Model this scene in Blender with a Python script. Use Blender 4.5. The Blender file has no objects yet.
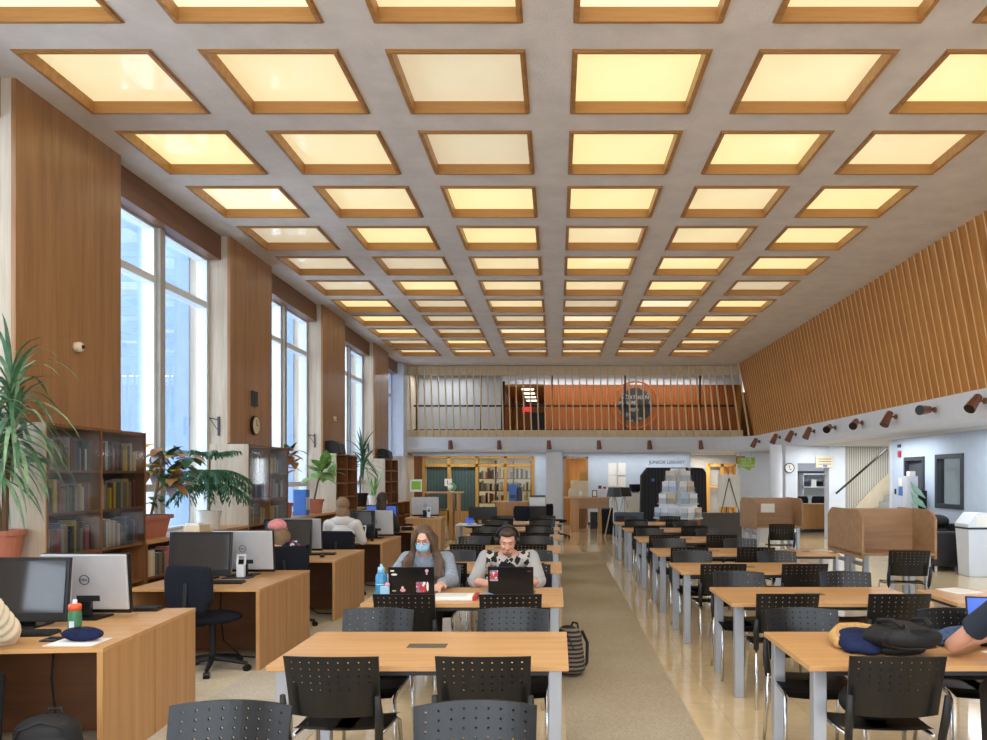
import bpy, bmesh, math, random
from mathutils import Vector, Matrix, Euler
random.seed(7)
PI = math.pi
scene = bpy.context.scene
COL = scene.collection
F, CX, CY, CH = 798.0, 557.0, 477.0, 1.7      # focal length and horizon of the survey used to measure the room
ORIG, KIDS = {}, {}
ORD = ['first','second','third','fourth','fifth','sixth','seventh','eighth','ninth','tenth','eleventh','twelfth','thirteenth','fourteenth','fifteenth','sixteenth','seventeenth','eighteenth','nineteenth','twentieth']

# ------------------------------------------------------------------ materials
def lin(c):
    def f(v):
        v /= 255.0
        return v/12.92 if v <= .04045 else ((v+.055)/1.055)**2.4
    return (f(c[0]), f(c[1]), f(c[2]), 1.0)
MATS = {}
def newmat(name):
    m = bpy.data.materials.new(name); m.use_nodes = True
    nt = m.node_tree; b = nt.nodes['Principled BSDF']
    MATS[name] = m
    return m, nt, b
def coords(nt, scale=(1,1,1), rot=(0,0,0)):
    tc = nt.nodes.new('ShaderNodeTexCoord'); mp = nt.nodes.new('ShaderNodeMapping')
    mp.inputs['Scale'].default_value = scale; mp.inputs['Rotation'].default_value = rot
    nt.links.new(tc.outputs['Object'], mp.inputs['Vector'])
    return mp.outputs['Vector']
def ramp(nt, fac, stops):
    r = nt.nodes.new('ShaderNodeValToRGB'); el = r.color_ramp.elements
    while len(el) < len(stops): el.new(.5)
    for e, (p, c) in zip(el, stops): e.position = p; e.color = c
    nt.links.new(fac, r.inputs['Fac'])
    return r.outputs['Color']
def plain(name, c, rough=.5, metal=0.0, var=.06, scale=6, spec=.5, bump=0, bscale=60):
    m, nt, b = newmat(name)
    n = nt.nodes.new('ShaderNodeTexNoise'); n.inputs['Scale'].default_value = scale; n.inputs['Detail'].default_value = 3
    nt.links.new(coords(nt), n.inputs['Vector'])
    a = lin(c); lo = tuple(x*(1-var) for x in a[:3])+(1,); hi = tuple(min(1, x*(1+var)) for x in a[:3])+(1,)
    nt.links.new(ramp(nt, n.outputs['Fac'], [(.3, lo), (.7, hi)]), b.inputs['Base Color'])
    b.inputs['Roughness'].default_value = rough; b.inputs['Metallic'].default_value = metal
    b.inputs['Specular IOR Level'].default_value = spec
    if bump:
        n2 = nt.nodes.new('ShaderNodeTexNoise'); n2.inputs['Scale'].default_value = bscale; n2.inputs['Detail'].default_value = 4
        nt.links.new(coords(nt), n2.inputs['Vector'])
        bp = nt.nodes.new('ShaderNodeBump'); bp.inputs['Strength'].default_value = bump; bp.inputs['Distance'].default_value = .01
        nt.links.new(n2.outputs['Fac'], bp.inputs['Height']); nt.links.new(bp.outputs['Normal'], b.inputs['Normal'])
    return m
def wood(name, c1, c2, axis='Z', fine=18, rough=.4, spec=.4):
    m, nt, b = newmat(name)
    s = {'X': (.7, fine, fine), 'Y': (fine, .7, fine), 'Z': (fine, fine, .5)}[axis]
    n = nt.nodes.new('ShaderNodeTexNoise'); n.inputs['Scale'].default_value = 1.0; n.inputs['Detail'].default_value = 5
    n.inputs['Roughness'].default_value = .65; n.inputs['Distortion'].default_value = .4
    nt.links.new(coords(nt, s), n.inputs['Vector'])
    nt.links.new(ramp(nt, n.outputs['Fac'], [(.28, lin(c2)), (.72, lin(c1))]), b.inputs['Base Color'])
    b.inputs['Roughness'].default_value = rough; b.inputs['Specular IOR Level'].default_value = spec
    return m
def emis(name, c, strength, base=None, rough=.3):
    m, nt, b = newmat(name)
    b.inputs['Base Color'].default_value = lin(base or c); b.inputs['Roughness'].default_value = rough
    n = nt.nodes.new('ShaderNodeTexNoise'); n.inputs['Scale'].default_value = 1.3
    nt.links.new(coords(nt), n.inputs['Vector'])
    a = lin(c); nt.links.new(ramp(nt, n.outputs['Fac'], [(.25, tuple(x*.86 for x in a[:3])+(1,)), (.7, a)]), b.inputs['Emission Color'])
    b.inputs['Emission Strength'].default_value = strength
    return m
def glass(name, tint=(1,1,1,1), gloss=.12, rough=.02):
    m, nt, b = newmat(name)
    nt.nodes.remove(b)
    out = [n for n in nt.nodes if n.type == 'OUTPUT_MATERIAL'][0]
    t = nt.nodes.new('ShaderNodeBsdfTransparent'); t.inputs['Color'].default_value = tint
    g = nt.nodes.new('ShaderNodeBsdfGlossy'); g.inputs['Roughness'].default_value = rough
    lw = nt.nodes.new('ShaderNodeLayerWeight'); lw.inputs['Blend'].default_value = .25
    mr = nt.nodes.new('ShaderNodeMapRange'); mr.inputs['To Min'].default_value = gloss*.4; mr.inputs['To Max'].default_value = min(1, gloss*4)
    nt.links.new(lw.outputs['Fresnel'], mr.inputs['Value'])
    mx = nt.nodes.new('ShaderNodeMixShader')
    nt.links.new(mr.outputs['Result'], mx.inputs['Fac']); nt.links.new(t.outputs[0], mx.inputs[1]); nt.links.new(g.outputs[0], mx.inputs[2])
    nt.links.new(mx.outputs[0], out.inputs['Surface'])
    return m

def tile_mat():
    m, nt, b = newmat('polished_tile')
    br = nt.nodes.new('ShaderNodeTexBrick'); br.offset = 0; br.inputs['Scale'].default_value = 1.0
    br.inputs['Brick Width'].default_value = .6; br.inputs['Row Height'].default_value = .6; br.inputs['Mortar Size'].default_value = .004
    br.inputs['Color1'].default_value = lin((224,202,164)); br.inputs['Color2'].default_value = lin((220,197,158)); br.inputs['Mortar'].default_value = lin((208,184,146))
    nt.links.new(coords(nt), br.inputs['Vector'])
    n = nt.nodes.new('ShaderNodeTexNoise'); n.inputs['Scale'].default_value = 9; n.inputs['Detail'].default_value = 6
    nt.links.new(coords(nt), n.inputs['Vector'])
    mx = nt.nodes.new('ShaderNodeMixRGB'); mx.blend_type = 'MULTIPLY'; mx.inputs['Fac'].default_value = .5
    nt.links.new(br.outputs['Color'], mx.inputs['Color1'])
    nt.links.new(ramp(nt, n.outputs['Fac'], [(.3, (.8,.78,.74,1)), (.7, (1,1,1,1))]), mx.inputs['Color2'])
    nt.links.new(mx.outputs['Color'], b.inputs['Base Color'])
    b.inputs['Roughness'].default_value = .11; b.inputs['Specular IOR Level'].default_value = .7
    return m
def carpet_mat(name, c):
    m, nt, b = newmat(name)
    n = nt.nodes.new('ShaderNodeTexNoise'); n.inputs['Scale'].default_value = 55; n.inputs['Detail'].default_value = 4
    nt.links.new(coords(nt), n.inputs['Vector'])
    n2 = nt.nodes.new('ShaderNodeTexNoise'); n2.inputs['Scale'].default_value = 1.6
    nt.links.new(coords(nt), n2.inputs['Vector'])
    a = lin(c)
    mx = nt.nodes.new('ShaderNodeMixRGB'); mx.blend_type = 'MULTIPLY'; mx.inputs['Fac'].default_value = .6
    nt.links.new(ramp(nt, n.outputs['Fac'], [(.3, tuple(x*.82 for x in a[:3])+(1,)), (.7, tuple(x*1.08 for x in a[:3])+(1,))]), mx.inputs['Color1'])
    nt.links.new(ramp(nt, n2.outputs['Fac'], [(.3, (.86,.84,.8,1)), (.7, (1,1,1,1))]), mx.inputs['Color2'])
    nt.links.new(mx.outputs['Color'], b.inputs['Base Color'])
    b.inputs['Roughness'].default_value = .95; b.inputs['Specular IOR Level'].default_value = .1
    bp = nt.nodes.new('ShaderNodeBump'); bp.inputs['Strength'].default_value = .5; bp.inputs['Distance'].default_value = .004
    nt.links.new(n.outputs['Fac'], bp.inputs['Height']); nt.links.new(bp.outputs['Normal'], b.inputs['Normal'])
    return m
def stripes(name, c1, c2, freq, axis=0, rough=.6):
    m, nt, b = newmat(name)
    w = nt.nodes.new('ShaderNodeTexWave'); w.bands_direction = 'XYZ'[axis]; w.inputs['Scale'].default_value = freq; w.inputs['Distortion'].default_value = .15
    nt.links.new(coords(nt), w.inputs['Vector'])
    nt.links.new(ramp(nt, w.outputs['Fac'], [(.35, lin(c1)), (.6, lin(c2))]), b.inputs['Base Color'])
    b.inputs['Roughness'].default_value = rough
    return m
def blotch(name, cols, scale, rough=.6):
    m, nt, b = newmat(name)
    v = nt.nodes.new('ShaderNodeTexVoronoi'); v.inputs['Scale'].default_value = scale
    nt.links.new(coords(nt), v.inputs['Vector'])
    s = nt.nodes.new('ShaderNodeSeparateColor'); nt.links.new(v.outputs['Color'], s.inputs[0])
    r = ramp(nt, s.outputs[0], [(i/len(cols), lin(c)) for i, c in enumerate(cols)])
    r.node.color_ramp.interpolation = 'CONSTANT'
    nt.links.new(r, b.inputs['Base Color']); b.inputs['Roughness'].default_value = rough
    return m

M = {}
M['tile'] = tile_mat()
M['carpet'] = carpet_mat('beige_carpet', (178,166,146)); M['carpet2'] = carpet_mat('pale_carpet', (212,200,176)); M['carpet3'] = carpet_mat('grey_carpet', (200,192,178))
M['ceil'] = plain('rough_plaster', (214,206,198), .95, var=.07, scale=3, bump=.5, bscale=45)
M['white'] = plain('white_paint', (220,228,240), .6, var=.02)
M['soffit'] = plain('soffit_paint', (205,205,205), .7, var=.03)
M['blue'] = plain('pale_blue_paint', (196,212,232), .7, var=.03)
M['grey'] = plain('grey_paint', (176,178,180), .7, var=.04)
M['pale'] = wood('washed_board', (214,200,180), (178,160,138), 'Z', 9, .7, .2)
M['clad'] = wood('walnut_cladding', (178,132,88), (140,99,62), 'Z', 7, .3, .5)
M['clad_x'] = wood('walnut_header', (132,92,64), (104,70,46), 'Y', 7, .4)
M['fin'] = wood('oak_fin', (206,150,82), (166,110,54), 'Z', 10, .45)
M['lit_fin_edge'] = plain('window_lit_edge', (232,200,150), .5)  # window light on the fin fronts, put into a paler colour
M['slat'] = wood('pale_slat', (236,212,172), (218,188,144), 'Z', 12, .5)
M['backing'] = wood('oak_backing', (208,150,80), (172,116,56), 'Z', 5, .5)
M['oak'] = wood('beech_top', (213,168,114), (190,142,90), 'X', 16, .32)
M['oak_y'] = wood('beech_end', (204,156,102), (178,130,80), 'Z', 14, .35)
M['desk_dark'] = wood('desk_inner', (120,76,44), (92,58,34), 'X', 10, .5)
M['carrel'] = wood('carrel_laminate', (178,142,108), (150,116,84), 'X', 10, .45)
M['case'] = wood('bookcase_wood', (150,100,58), (112,70,38), 'Z', 12, .4)
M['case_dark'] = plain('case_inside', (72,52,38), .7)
M['frame_oak'] = wood('ceiling_oak', (188,138,80), (150,104,54), 'X', 12, .4)
M['blackp'] = plain('black_plastic', (15,16,18), .32, var=.1, spec=.42)
M['blackp2'] = plain('black_rubbery', (24,25,28), .55)
M['fabric'] = plain('charcoal_fabric', (34,36,44), .9, var=.2, scale=40, spec=.1)
M['leather'] = plain('black_leather', (34,33,34), .45, var=.1)
M['sofa'] = plain('brown_grey_vinyl', (72,66,64), .5, var=.08)
M['navychair'] = plain('slate_blue_vinyl', (58,70,92), .5)
M['chrome'] = plain('chrome', (205,208,212), .2, 1.0, var=.02)
M['alu'] = plain('silver_paint', (176,182,192), .35, .55, var=.03)
M['steel'] = plain('brushed_silver', (196,198,202), .4, .4)
M['screen'] = plain('dark_screen', (26,30,38), .06, var=.02, spec=.8)
M['bluescreen'] = emis('lit_blue_screen', (60,96,190), .5)
M['winframe'] = plain('white_aluminium', (226,232,238), .35, .1, var=.02)
M['mullion'] = plain('putty_mullion', (176,172,164), .5)
M['winglass'] = glass('window_glass', (.96,.98,1,1), .08)
M['caseglass'] = glass('case_glass', (.9,.92,.94,1), .07, .06)
M['offglass'] = glass('office_glass', (.84,.88,.88,1), .035, .04)
M['orange'] = stripes('orange_panelling', (138,72,18), (162,90,24), 3.2, 0, .45)
M['blackm'] = plain('black_metal', (24,24,26), .4, .3)
M['darkframe'] = plain('slate_frame', (52,58,68), .45)
M['terra'] = plain('terracotta', (182,114,90), .6, var=.08)
M['wpot'] = plain('white_ceramic', (228,228,222), .4)
M['soil'] = plain('soil', (60,44,34), .95)
M['leaf'] = plain('pale_striped_leaf', (136,166,126), .5, var=.3, scale=12)
M['leafb'] = plain('blue_green_leaf', (76,116,84), .45, var=.3, scale=10)
M['leafd'] = plain('dark_leaf', (58,98,62), .45, var=.3, scale=8)
M['leafl'] = plain('light_leaf', (120,160,84), .5, var=.35, scale=9)
M['leafy'] = plain('yellow_leaf', (196,160,60), .5, var=.3, scale=9)
M['leafr'] = plain('bronze_leaf', (164,118,72), .5, var=.3, scale=9)
M['leafp'] = plain('purple_leaf', (132,124,134), .5, var=.3, scale=9)
M['pine'] = plain('pine_needles', (48,98,64), .6, var=.3, scale=12)
M['stem'] = plain('brown_stem', (112,86,60), .8)
M['copper'] = plain('brown_lamp_metal', (134,88,72), .35, .35)
M['paper'] = plain('white_paper', (240,240,238), .8, var=.02)
M['cream'] = plain('cream_paint', (226,212,184), .6)
M['green'] = plain('lime_sign', (150,200,60), .5)
M['red'] = emis('exit_red', (220,40,40), .9)
M['redp'] = plain('red_plastic', (180,40,44), .4)
M['bluep'] = plain('binder_blue', (60,110,190), .4)
M['bottle_g'] = plain('green_bottle', (64,120,84), .4)
M['orangep'] = plain('orange_cap', (236,96,50), .4)
M['bottle_b'] = plain('blue_bottle', (56,140,190), .25)
M['navy'] = plain('navy_cloth', (34,42,74), .9, var=.2, scale=20, spec=.1)
M['tan'] = plain('tan_fleece', (192,154,102), .95, var=.2, scale=60, spec=.1)
M['bag'] = plain('black_bag', (17,18,22), .7, var=.25, scale=20)
M['bagstripe'] = stripes('striped_bag', (28,27,28), (122,110,96), 9, 2, .8)
M['denim'] = plain('denim', (70,92,124), .9, var=.25, scale=30, spec=.1)
M['pattern'] = blotch('floral_cloth', [(30,40,70),(200,60,80),(40,52,84),(220,214,210),(30,40,70)], 40, .9)
M['beige'] = plain('beige_panel', (214,206,190), .6)
M['groove'] = stripes('grooved_panel', (170,166,156), (226,222,210), 5.0, 0, .6)
M['blind'] = stripes('grey_green_blind', (78,98,100), (134,154,152), 6.0, 0, .7)
M['warmwall'] = wood('warm_panel', (200,140,60), (160,100,40), 'Z', 6, .5)
M['yellowwood'] = wood('yellow_wood', (206,160,80), (176,128,56), 'Z', 8, .5)
M['lampw'] = emis('tube_light', (255,246,226), 2.2)
M['curtain'] = stripes('black_curtain', (22,24,32), (40,43,54), 3.0, 0, .75)
M['skin'] = plain('skin', (214,162,138), .55, var=.05)
M['skin2'] = plain('pale_skin', (222,176,154), .55, var=.05)
M['stubble'] = plain('brown_stubble', (140,104,84), .8)
M['lip'] = plain('lips', (176,104,94), .5)
M['eyew'] = plain('eye_lid', (186,136,116), .5)
M['eyed'] = plain('eye_dark', (50,36,28), .2)
M['hair_b'] = plain('dark_brown_hair', (62,46,36), .6, var=.15, scale=16)
M['hair_w'] = plain('brown_hair', (92,72,56), .6, var=.18, scale=16)
M['hair_l'] = plain('blond_hair', (134,108,80), .6, var=.12, scale=14)
M['maskc'] = plain('surgical_mask_blue', (150,196,224), .8, var=.03)
M['sweater'] = plain('steel_blue_sweater', (146,158,174), .95, var=.15, scale=30, spec=.1)
M['puffer'] = plain('cream_puffer', (222,210,186), .6, var=.06)
M['hoodie'] = plain('pale_grey_hoodie', (216,214,212), .9, var=.06)
M['darkcloth'] = plain('dark_grey_cloth', (58,54,54), .95, var=.15)
M['blackcloth'] = plain('black_trousers', (34,34,38), .95, var=.15)
M['pink'] = plain('pink_knit', (228,150,154), .95, var=.15, scale=40)
M['navytee'] = plain('navy_tee', (34,42,56), .9, var=.1)
M['concrete'] = plain('outside_concrete', (200,202,206), .9)
M['extblue'] = plain('outside_blue_shade', (146,172,208), .9, var=.05)  # blue shade on the facade fins painted as base colour, reused on the roof
M['siding'] = stripes('blue_grey_siding', (118,140,172), (150,170,200), 3.0, 2, .8)
M['snow'] = plain('snow_ground', (240,244,250), .9)
M['emblem'] = blotch('emblem_print', [(26,28,32),(26,28,32),(26,28,32),(120,126,134),(44,48,54)], 9, .6)
for k in range(4):
    M['em%d' % k] = emis('panel_glow_%d' % k, [(255,238,172),(250,232,182),(232,220,190),(255,244,208)][k], [.66,.58,.46,.68][k], (226,214,180), .08)
def shirt_mat():
    m, nt, b = newmat('patterned_shirt')
    tc = nt.nodes.new('ShaderNodeTexCoord'); sp = nt.nodes.new('ShaderNodeSeparateXYZ'); nt.links.new(tc.outputs['Object'], sp.inputs[0])
    v = nt.nodes.new('ShaderNodeTexVoronoi'); v.distance = 'MANHATTAN'; v.inputs['Scale'].default_value = 21; nt.links.new(tc.outputs['Object'], v.inputs['Vector'])
    pat = ramp(nt, v.outputs['Distance'], [(.80, lin((28,27,30))), (.84, lin((186,182,176)))])
    zr = ramp(nt, sp.outputs['Z'], [(.885, (0,0,0,1)), (.895, (1,1,1,1))])
    ax = nt.nodes.new('ShaderNodeMath'); ax.operation = 'ABSOLUTE'; nt.links.new(sp.outputs['X'], ax.inputs[0])
    xr = ramp(nt, ax.outputs[0], [(.19, (1,1,1,1)), (.2, (0,0,0,1))])
    mm = nt.nodes.new('ShaderNodeMixRGB'); mm.blend_type = 'MULTIPLY'; mm.inputs['Fac'].default_value = 1
    nt.links.new(zr, mm.inputs['Color1']); nt.links.new(xr, mm.inputs['Color2'])
    mx = nt.nodes.new('ShaderNodeMixRGB'); nt.links.new(mm.outputs['Color'], mx.inputs['Fac'])
    mx.inputs['Color1'].default_value = lin((166,166,168)); nt.links.new(pat, mx.inputs['Color2'])
    nt.links.new(mx.outputs['Color'], b.inputs['Base Color']); b.inputs['Roughness'].default_value = .95
    return m
M['shirt'] = shirt_mat()
BOOK = [(172,156,128),(206,190,156),(120,58,50),(46,54,82),(88,96,92),(60,58,60),(196,184,166),(140,120,92),(190,96,98),(96,112,84),(214,206,190),(70,84,110),(206,180,60),(38,38,44),(158,146,134),(120,100,80)]
BNAME = ['tan','cream','maroon','navy','grey green','charcoal','ivory','khaki','rose','olive','off white','slate blue','yellow','black','stone grey','brown']
for i, c in enumerate(BOOK): M['bk%d' % i] = plain('book_cover_%d' % i, c, .6, var=.08, scale=14)

# ------------------------------------------------------------------ builders
def reg(o, parent):
    KIDS.setdefault(o.name, [])
    if parent is not None:
        o.parent = parent; KIDS.setdefault(parent.name, []).append(o)
def tag(o, label=None, cat=None, group=None, kind=None):
    if label: o['label'] = label
    if cat: o['category'] = cat
    if group: o['group'] = group
    if kind: o['kind'] = kind
    return o
def thing(name, label, cat, loc=(0,0,0), group=None, rotz=0):
    o = bpy.data.objects.new(name, None); COL.objects.link(o); o.empty_display_size = .1
    o.location = loc; o.rotation_euler = (0,0,rotz); ORIG[o.name] = Vector(loc) if not rotz else Vector((0,0,0))
    reg(o, None)
    return tag(o, label, cat, group)
def place(o, loc, rotz=0):
    o.location = loc; o.rotation_euler = (0,0,rotz); return o
def dup(src, loc, rotz=0, label=None, group=None, parent=None, scale=None):
    c = src.copy(); COL.objects.link(c); KIDS[c.name] = []
    if parent is None:
        c.location = loc; c.rotation_euler = (0,0,rotz)
        if label: c['label'] = label
        if group: c['group'] = group
        if scale: c.scale = scale
    else:
        c.parent = parent; KIDS[parent.name].append(c)
    for k in list(KIDS.get(src.name, [])): dup(k, None, parent=c)
    return c
class MB:
    def __init__(s): s.bm = bmesh.new(); s.mi = 0
    def _f(s, vs):
        try: f = s.bm.faces.new(vs)
        except ValueError: return None
        f.material_index = s.mi; return f
    def quad(s, *p): s._f([s.bm.verts.new(q) for q in p]); return s
    def hexa(s, p):
        v = [s.bm.verts.new(q) for q in p]
        for i in ((0,3,2,1),(4,5,6,7),(0,1,5,4),(1,2,6,5),(2,3,7,6),(3,0,4,7)): s._f([v[j] for j in i])
        return s
    def box(s, x0, x1, y0, y1, z0, z1, mtx=None):
        p = [Vector(q) for q in ((x0,y0,z0),(x1,y0,z0),(x1,y1,z0),(x0,y1,z0),(x0,y0,z1),(x1,y0,z1),(x1,y1,z1),(x0,y1,z1))]
        if mtx is not None: p = [mtx @ q for q in p]
        return s.hexa(p)
    def ring(s, c, ax, r, seg, up=None):
        ax = Vector(ax).normalized(); u = ax.orthogonal().normalized() if up is None else up; w = ax.cross(u)
        return [s.bm.verts.new(Vector(c)+(u*math.cos(2*PI*i/seg)+w*math.sin(2*PI*i/seg))*r) for i in range(seg)]
    def bridge(s, a, b):
        n = len(a)
        for i in range(n): s._f([a[i], a[(i+1)%n], b[(i+1)%n], b[i]])
    def cyl(s, p0, p1, r0, r1=None, seg=10, cap=True):
        p0, p1 = Vector(p0), Vector(p1); r1 = r0 if r1 is None else r1; ax = p1-p0
        u = ax.normalized().orthogonal().normalized()
        a = s.ring(p0, ax, r0, seg, u); b = s.ring(p1, ax, r1, seg, u); s.bridge(a, b)
        if cap: s._f(a[::-1]); s._f(b)
        return s
    def tube(s, pts, r, seg=8):
        pts = [Vector(p) for p in pts]; rs = r if isinstance(r, (list, tuple)) else [r]*len(pts)
        u = None; prev = None
        for i, p in enumerate(pts):
            d = (pts[min(i+1, len(pts)-1)]-pts[max(i-1, 0)]).normalized()
            if u is None: u = d.orthogonal().normalized()
            else:
                u = (u-d*u.dot(d))
                u = u.normalized() if u.length > 1e-5 else d.orthogonal().normalized()
            cur = s.ring(p, d, rs[i], seg, u)
            if prev: s.bridge(prev, cur)
            else: s._f(cur[::-1])
            prev = cur
        s._f(prev); return s
    def lathe(s, prof, loc=(0,0,0), seg=20, mtx=None):
        prev = None; L = Vector(loc)
        for r, z in prof:
            pts = [Vector((max(r,1e-4)*math.cos(2*PI*i/seg), max(r,1e-4)*math.sin(2*PI*i/seg), z)) for i in range(seg)]
            if mtx is not None: pts = [mtx @ q for q in pts]
            cur = [s.bm.verts.new(q+L) for q in pts]
            if prev: s.bridge(prev, cur)
            else: s._f(cur[::-1])
            prev = cur
        s._f(prev); return s
    def prism(s, poly, a0, a1, axis='Y', mtx=None):
        def pt(q, a): 
            v = Vector((q[0], a, q[1])) if axis == 'Y' else Vector((a, q[0], q[1])) if axis == 'X' else Vector((q[0], q[1], a))
            return mtx @ v if mtx is not None else v
        a = [s.bm.verts.new(pt(q, a0)) for q in poly]; b = [s.bm.verts.new(pt(q, a1)) for q in poly]
        s.bridge(a, b); s._f(a[::-1]); s._f(b); return s
    def ell(s, c, r, seg=14, rings=9, mtx=None):
        r = (r,r,r) if not isinstance(r, (tuple, list)) else r; c = Vector(c); rows = []
        for j in range(1, rings):
            t = PI*j/rings; row = []
            for i in range(seg):
                a = 2*PI*i/seg; q = Vector((r[0]*math.sin(t)*math.cos(a), r[1]*math.sin(t)*math.sin(a), r[2]*math.cos(t)))
                if mtx is not None: q = mtx @ q
                row.append(s.bm.verts.new(c+q))
            rows.append(row)
        for j in range(len(rows)-1): s.bridge(rows[j+1], rows[j])
        q = Vector((0,0,r[2])); q = mtx @ q if mtx is not None else q
        t, b = s.bm.verts.new(c+q), s.bm.verts.new(c-q)
        for i in range(seg):
            s._f([rows[0][i], rows[0][(i+1)%seg], t]); s._f([rows[-1][(i+1)%seg], rows[-1][i], b])
        return s
    def cap(s, p0, p1, r0, r1=None, seg=12):
        r1 = r0 if r1 is None else r1
        s.cyl(p0, p1, r0, r1, seg); s.ell(p0, r0, seg, 8); s.ell(p1, r1, seg, 8); return s
    def strap(s, pts, w, up=(0,0,1), th=.003):
        """leaf blade along pts with half widths w (list), thin two sided"""
        pts = [Vector(p) for p in pts]; L = []
        for i, p in enumerate(pts):
            d = (pts[min(i+1, len(pts)-1)]-pts[max(i-1, 0)]).normalized()
            sd = d.cross(Vector(up)); sd = sd.normalized() if sd.length > 1e-4 else Vector((1,0,0))
            L.append((s.bm.verts.new(p-sd*w[i]), s.bm.verts.new(p), s.bm.verts.new(p+sd*w[i])))
        for a, b in zip(L, L[1:]): s._f([a[0],a[1],b[1],b[0]]); s._f([a[1],a[2],b[2],b[1]])
        return s
    def build(s, name, mat, parent=None, smooth=False, bevel=0, fix=True):
        if fix: bmesh.ops.recalc_face_normals(s.bm, faces=s.bm.faces)
        me = bpy.data.meshes.new(name); 
        if parent is not None:
            o0 = ORIG.get(parent.name)
            if o0 is not None and o0.length > 0: bmesh.ops.translate(s.bm, vec=-o0, verts=s.bm.verts)
        s.bm.to_mesh(me); s.bm.free()
        for m in (mat if isinstance(mat, (list, tuple)) else [mat]): me.materials.append(M[m] if isinstance(m, str) else m)
        if smooth:
            for p in me.polygons: p.use_smooth = True
        o = bpy.data.objects.new(name, me); COL.objects.link(o); reg(o, parent)
        if parent is not None and parent.name in ORIG: ORIG[o.name] = ORIG[parent.name]
        if smooth and smooth != True:
            pass
        if bevel:
            b = o.modifiers.new('bevel', 'BEVEL'); b.width = bevel; b.segments = 2; b.limit_method = 'ANGLE'
        return o
    def bake(s, name, mat, parent=None, voxel=.008, it=4):
        me = bpy.data.meshes.new(name); s.bm.to_mesh(me); s.bm.free()
        o = bpy.data.objects.new(name+'_tmp', me); COL.objects.link(o)
        r = o.modifiers.new('r', 'REMESH'); r.mode = 'VOXEL'; r.voxel_size = voxel
        if it:
            k = o.modifiers.new('k', 'SMOOTH'); k.factor = .5; k.iterations = it
        dg = bpy.context.evaluated_depsgraph_get(); dg.update()
        m2 = bpy.data.meshes.new_from_object(o.evaluated_get(dg)); m2.name = name
        bpy.data.objects.remove(o); bpy.data.meshes.remove(me)
        m2.materials.clear()
        for m in (mat if isinstance(mat, (list, tuple)) else [mat]): m2.materials.append(M[m] if isinstance(m, str) else m)
        for p in m2.polygons: p.use_smooth = True; p.material_index = 0
        ob = bpy.data.objects.new(name, m2); COL.objects.link(ob); reg(ob, parent)
        return ob
def struct(o): o['kind'] = 'structure'; return o
def text(name, body, size, mat, parent, loc, rot=(PI/2,0,0), ext=.002, align='CENTER'):
    cu = bpy.data.curves.new(name, 'FONT'); cu.body = body; cu.size = size; cu.extrude = ext; cu.align_x = align; cu.align_y = 'CENTER'
    t = bpy.data.objects.new(name+'_t', cu); COL.objects.link(t)
    dg = bpy.context.evaluated_depsgraph_get(); dg.update()
    me = bpy.data.meshes.new_from_object(t.evaluated_get(dg)); bpy.data.objects.remove(t)
    mtx = Matrix.Translation(Vector(loc)) @ Euler(rot).to_matrix().to_4x4()
    me.transform(mtx); me.materials.clear(); me.materials.append(M[mat])
    o = bpy.data.objects.new(name, me); COL.objects.link(o); 
    if parent is not None and ORIG.get(parent.name) is not None: me.transform(Matrix.Translation(-ORIG[parent.name]))
    reg(o, parent); return o
# ------------------------------------------------------------------ the room
CZ = 5.5; PITCH = 1.664; PW = 1.216; PX0 = -4.841; PY0 = 7.10
WX = -5.5; PXF = -5.157                       # window plane, pilaster face
PIL = [2.61 + 4.99*k for k in range(-1, 6)]; PLEN = 1.84
def sbox(name, mat, *b):
    m = MB()
    for q in b: m.box(*q)
    return struct(m.build(name, mat))
sbox('floor', 'tile', (-5.8,11.5,-4,36.5,-.12,0))
for nm, mt, b in (('carpet','carpet',(.06,.95,-3.5,18.1,0,.006)), ('carpet','carpet3',(-2.66,-1.62,-3.5,18.1,0,.006)), ('carpet','carpet2',(-5.5,-2.66,-3.5,16,0,.006))):
    m = MB(); m.box(*b); o = m.build(nm, mt); o.name = 'floor_' + nm; struct(o)
# ceiling with square coffers
m = MB()
xs = [-5.8]; ys = [-4]
for i in range(6): xs += [PX0+PITCH*i, PX0+PITCH*i+PW]
for k in range(-1, 11): ys += [PY0+PITCH*k, PY0+PITCH*k+PW]
xs.append(6.5); ys.append(27.3)
for i in range(len(xs)-1):
    for j in range(len(ys)-1):
        if i % 2 == 1 and j % 2 == 1: continue
        m.box(xs[i], xs[i+1], ys[j], ys[j+1], CZ, CZ+.2)
m.box(-5.8,11.5,-4,36.5,CZ+.2,CZ+.3); m.box(-5.8,11.5,27.3,36.5,CZ-.02,CZ+.2); m.box(6.5,11.5,-4,27.3,CZ,CZ+.2)
struct(m.build('ceiling', 'ceil'))
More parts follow.
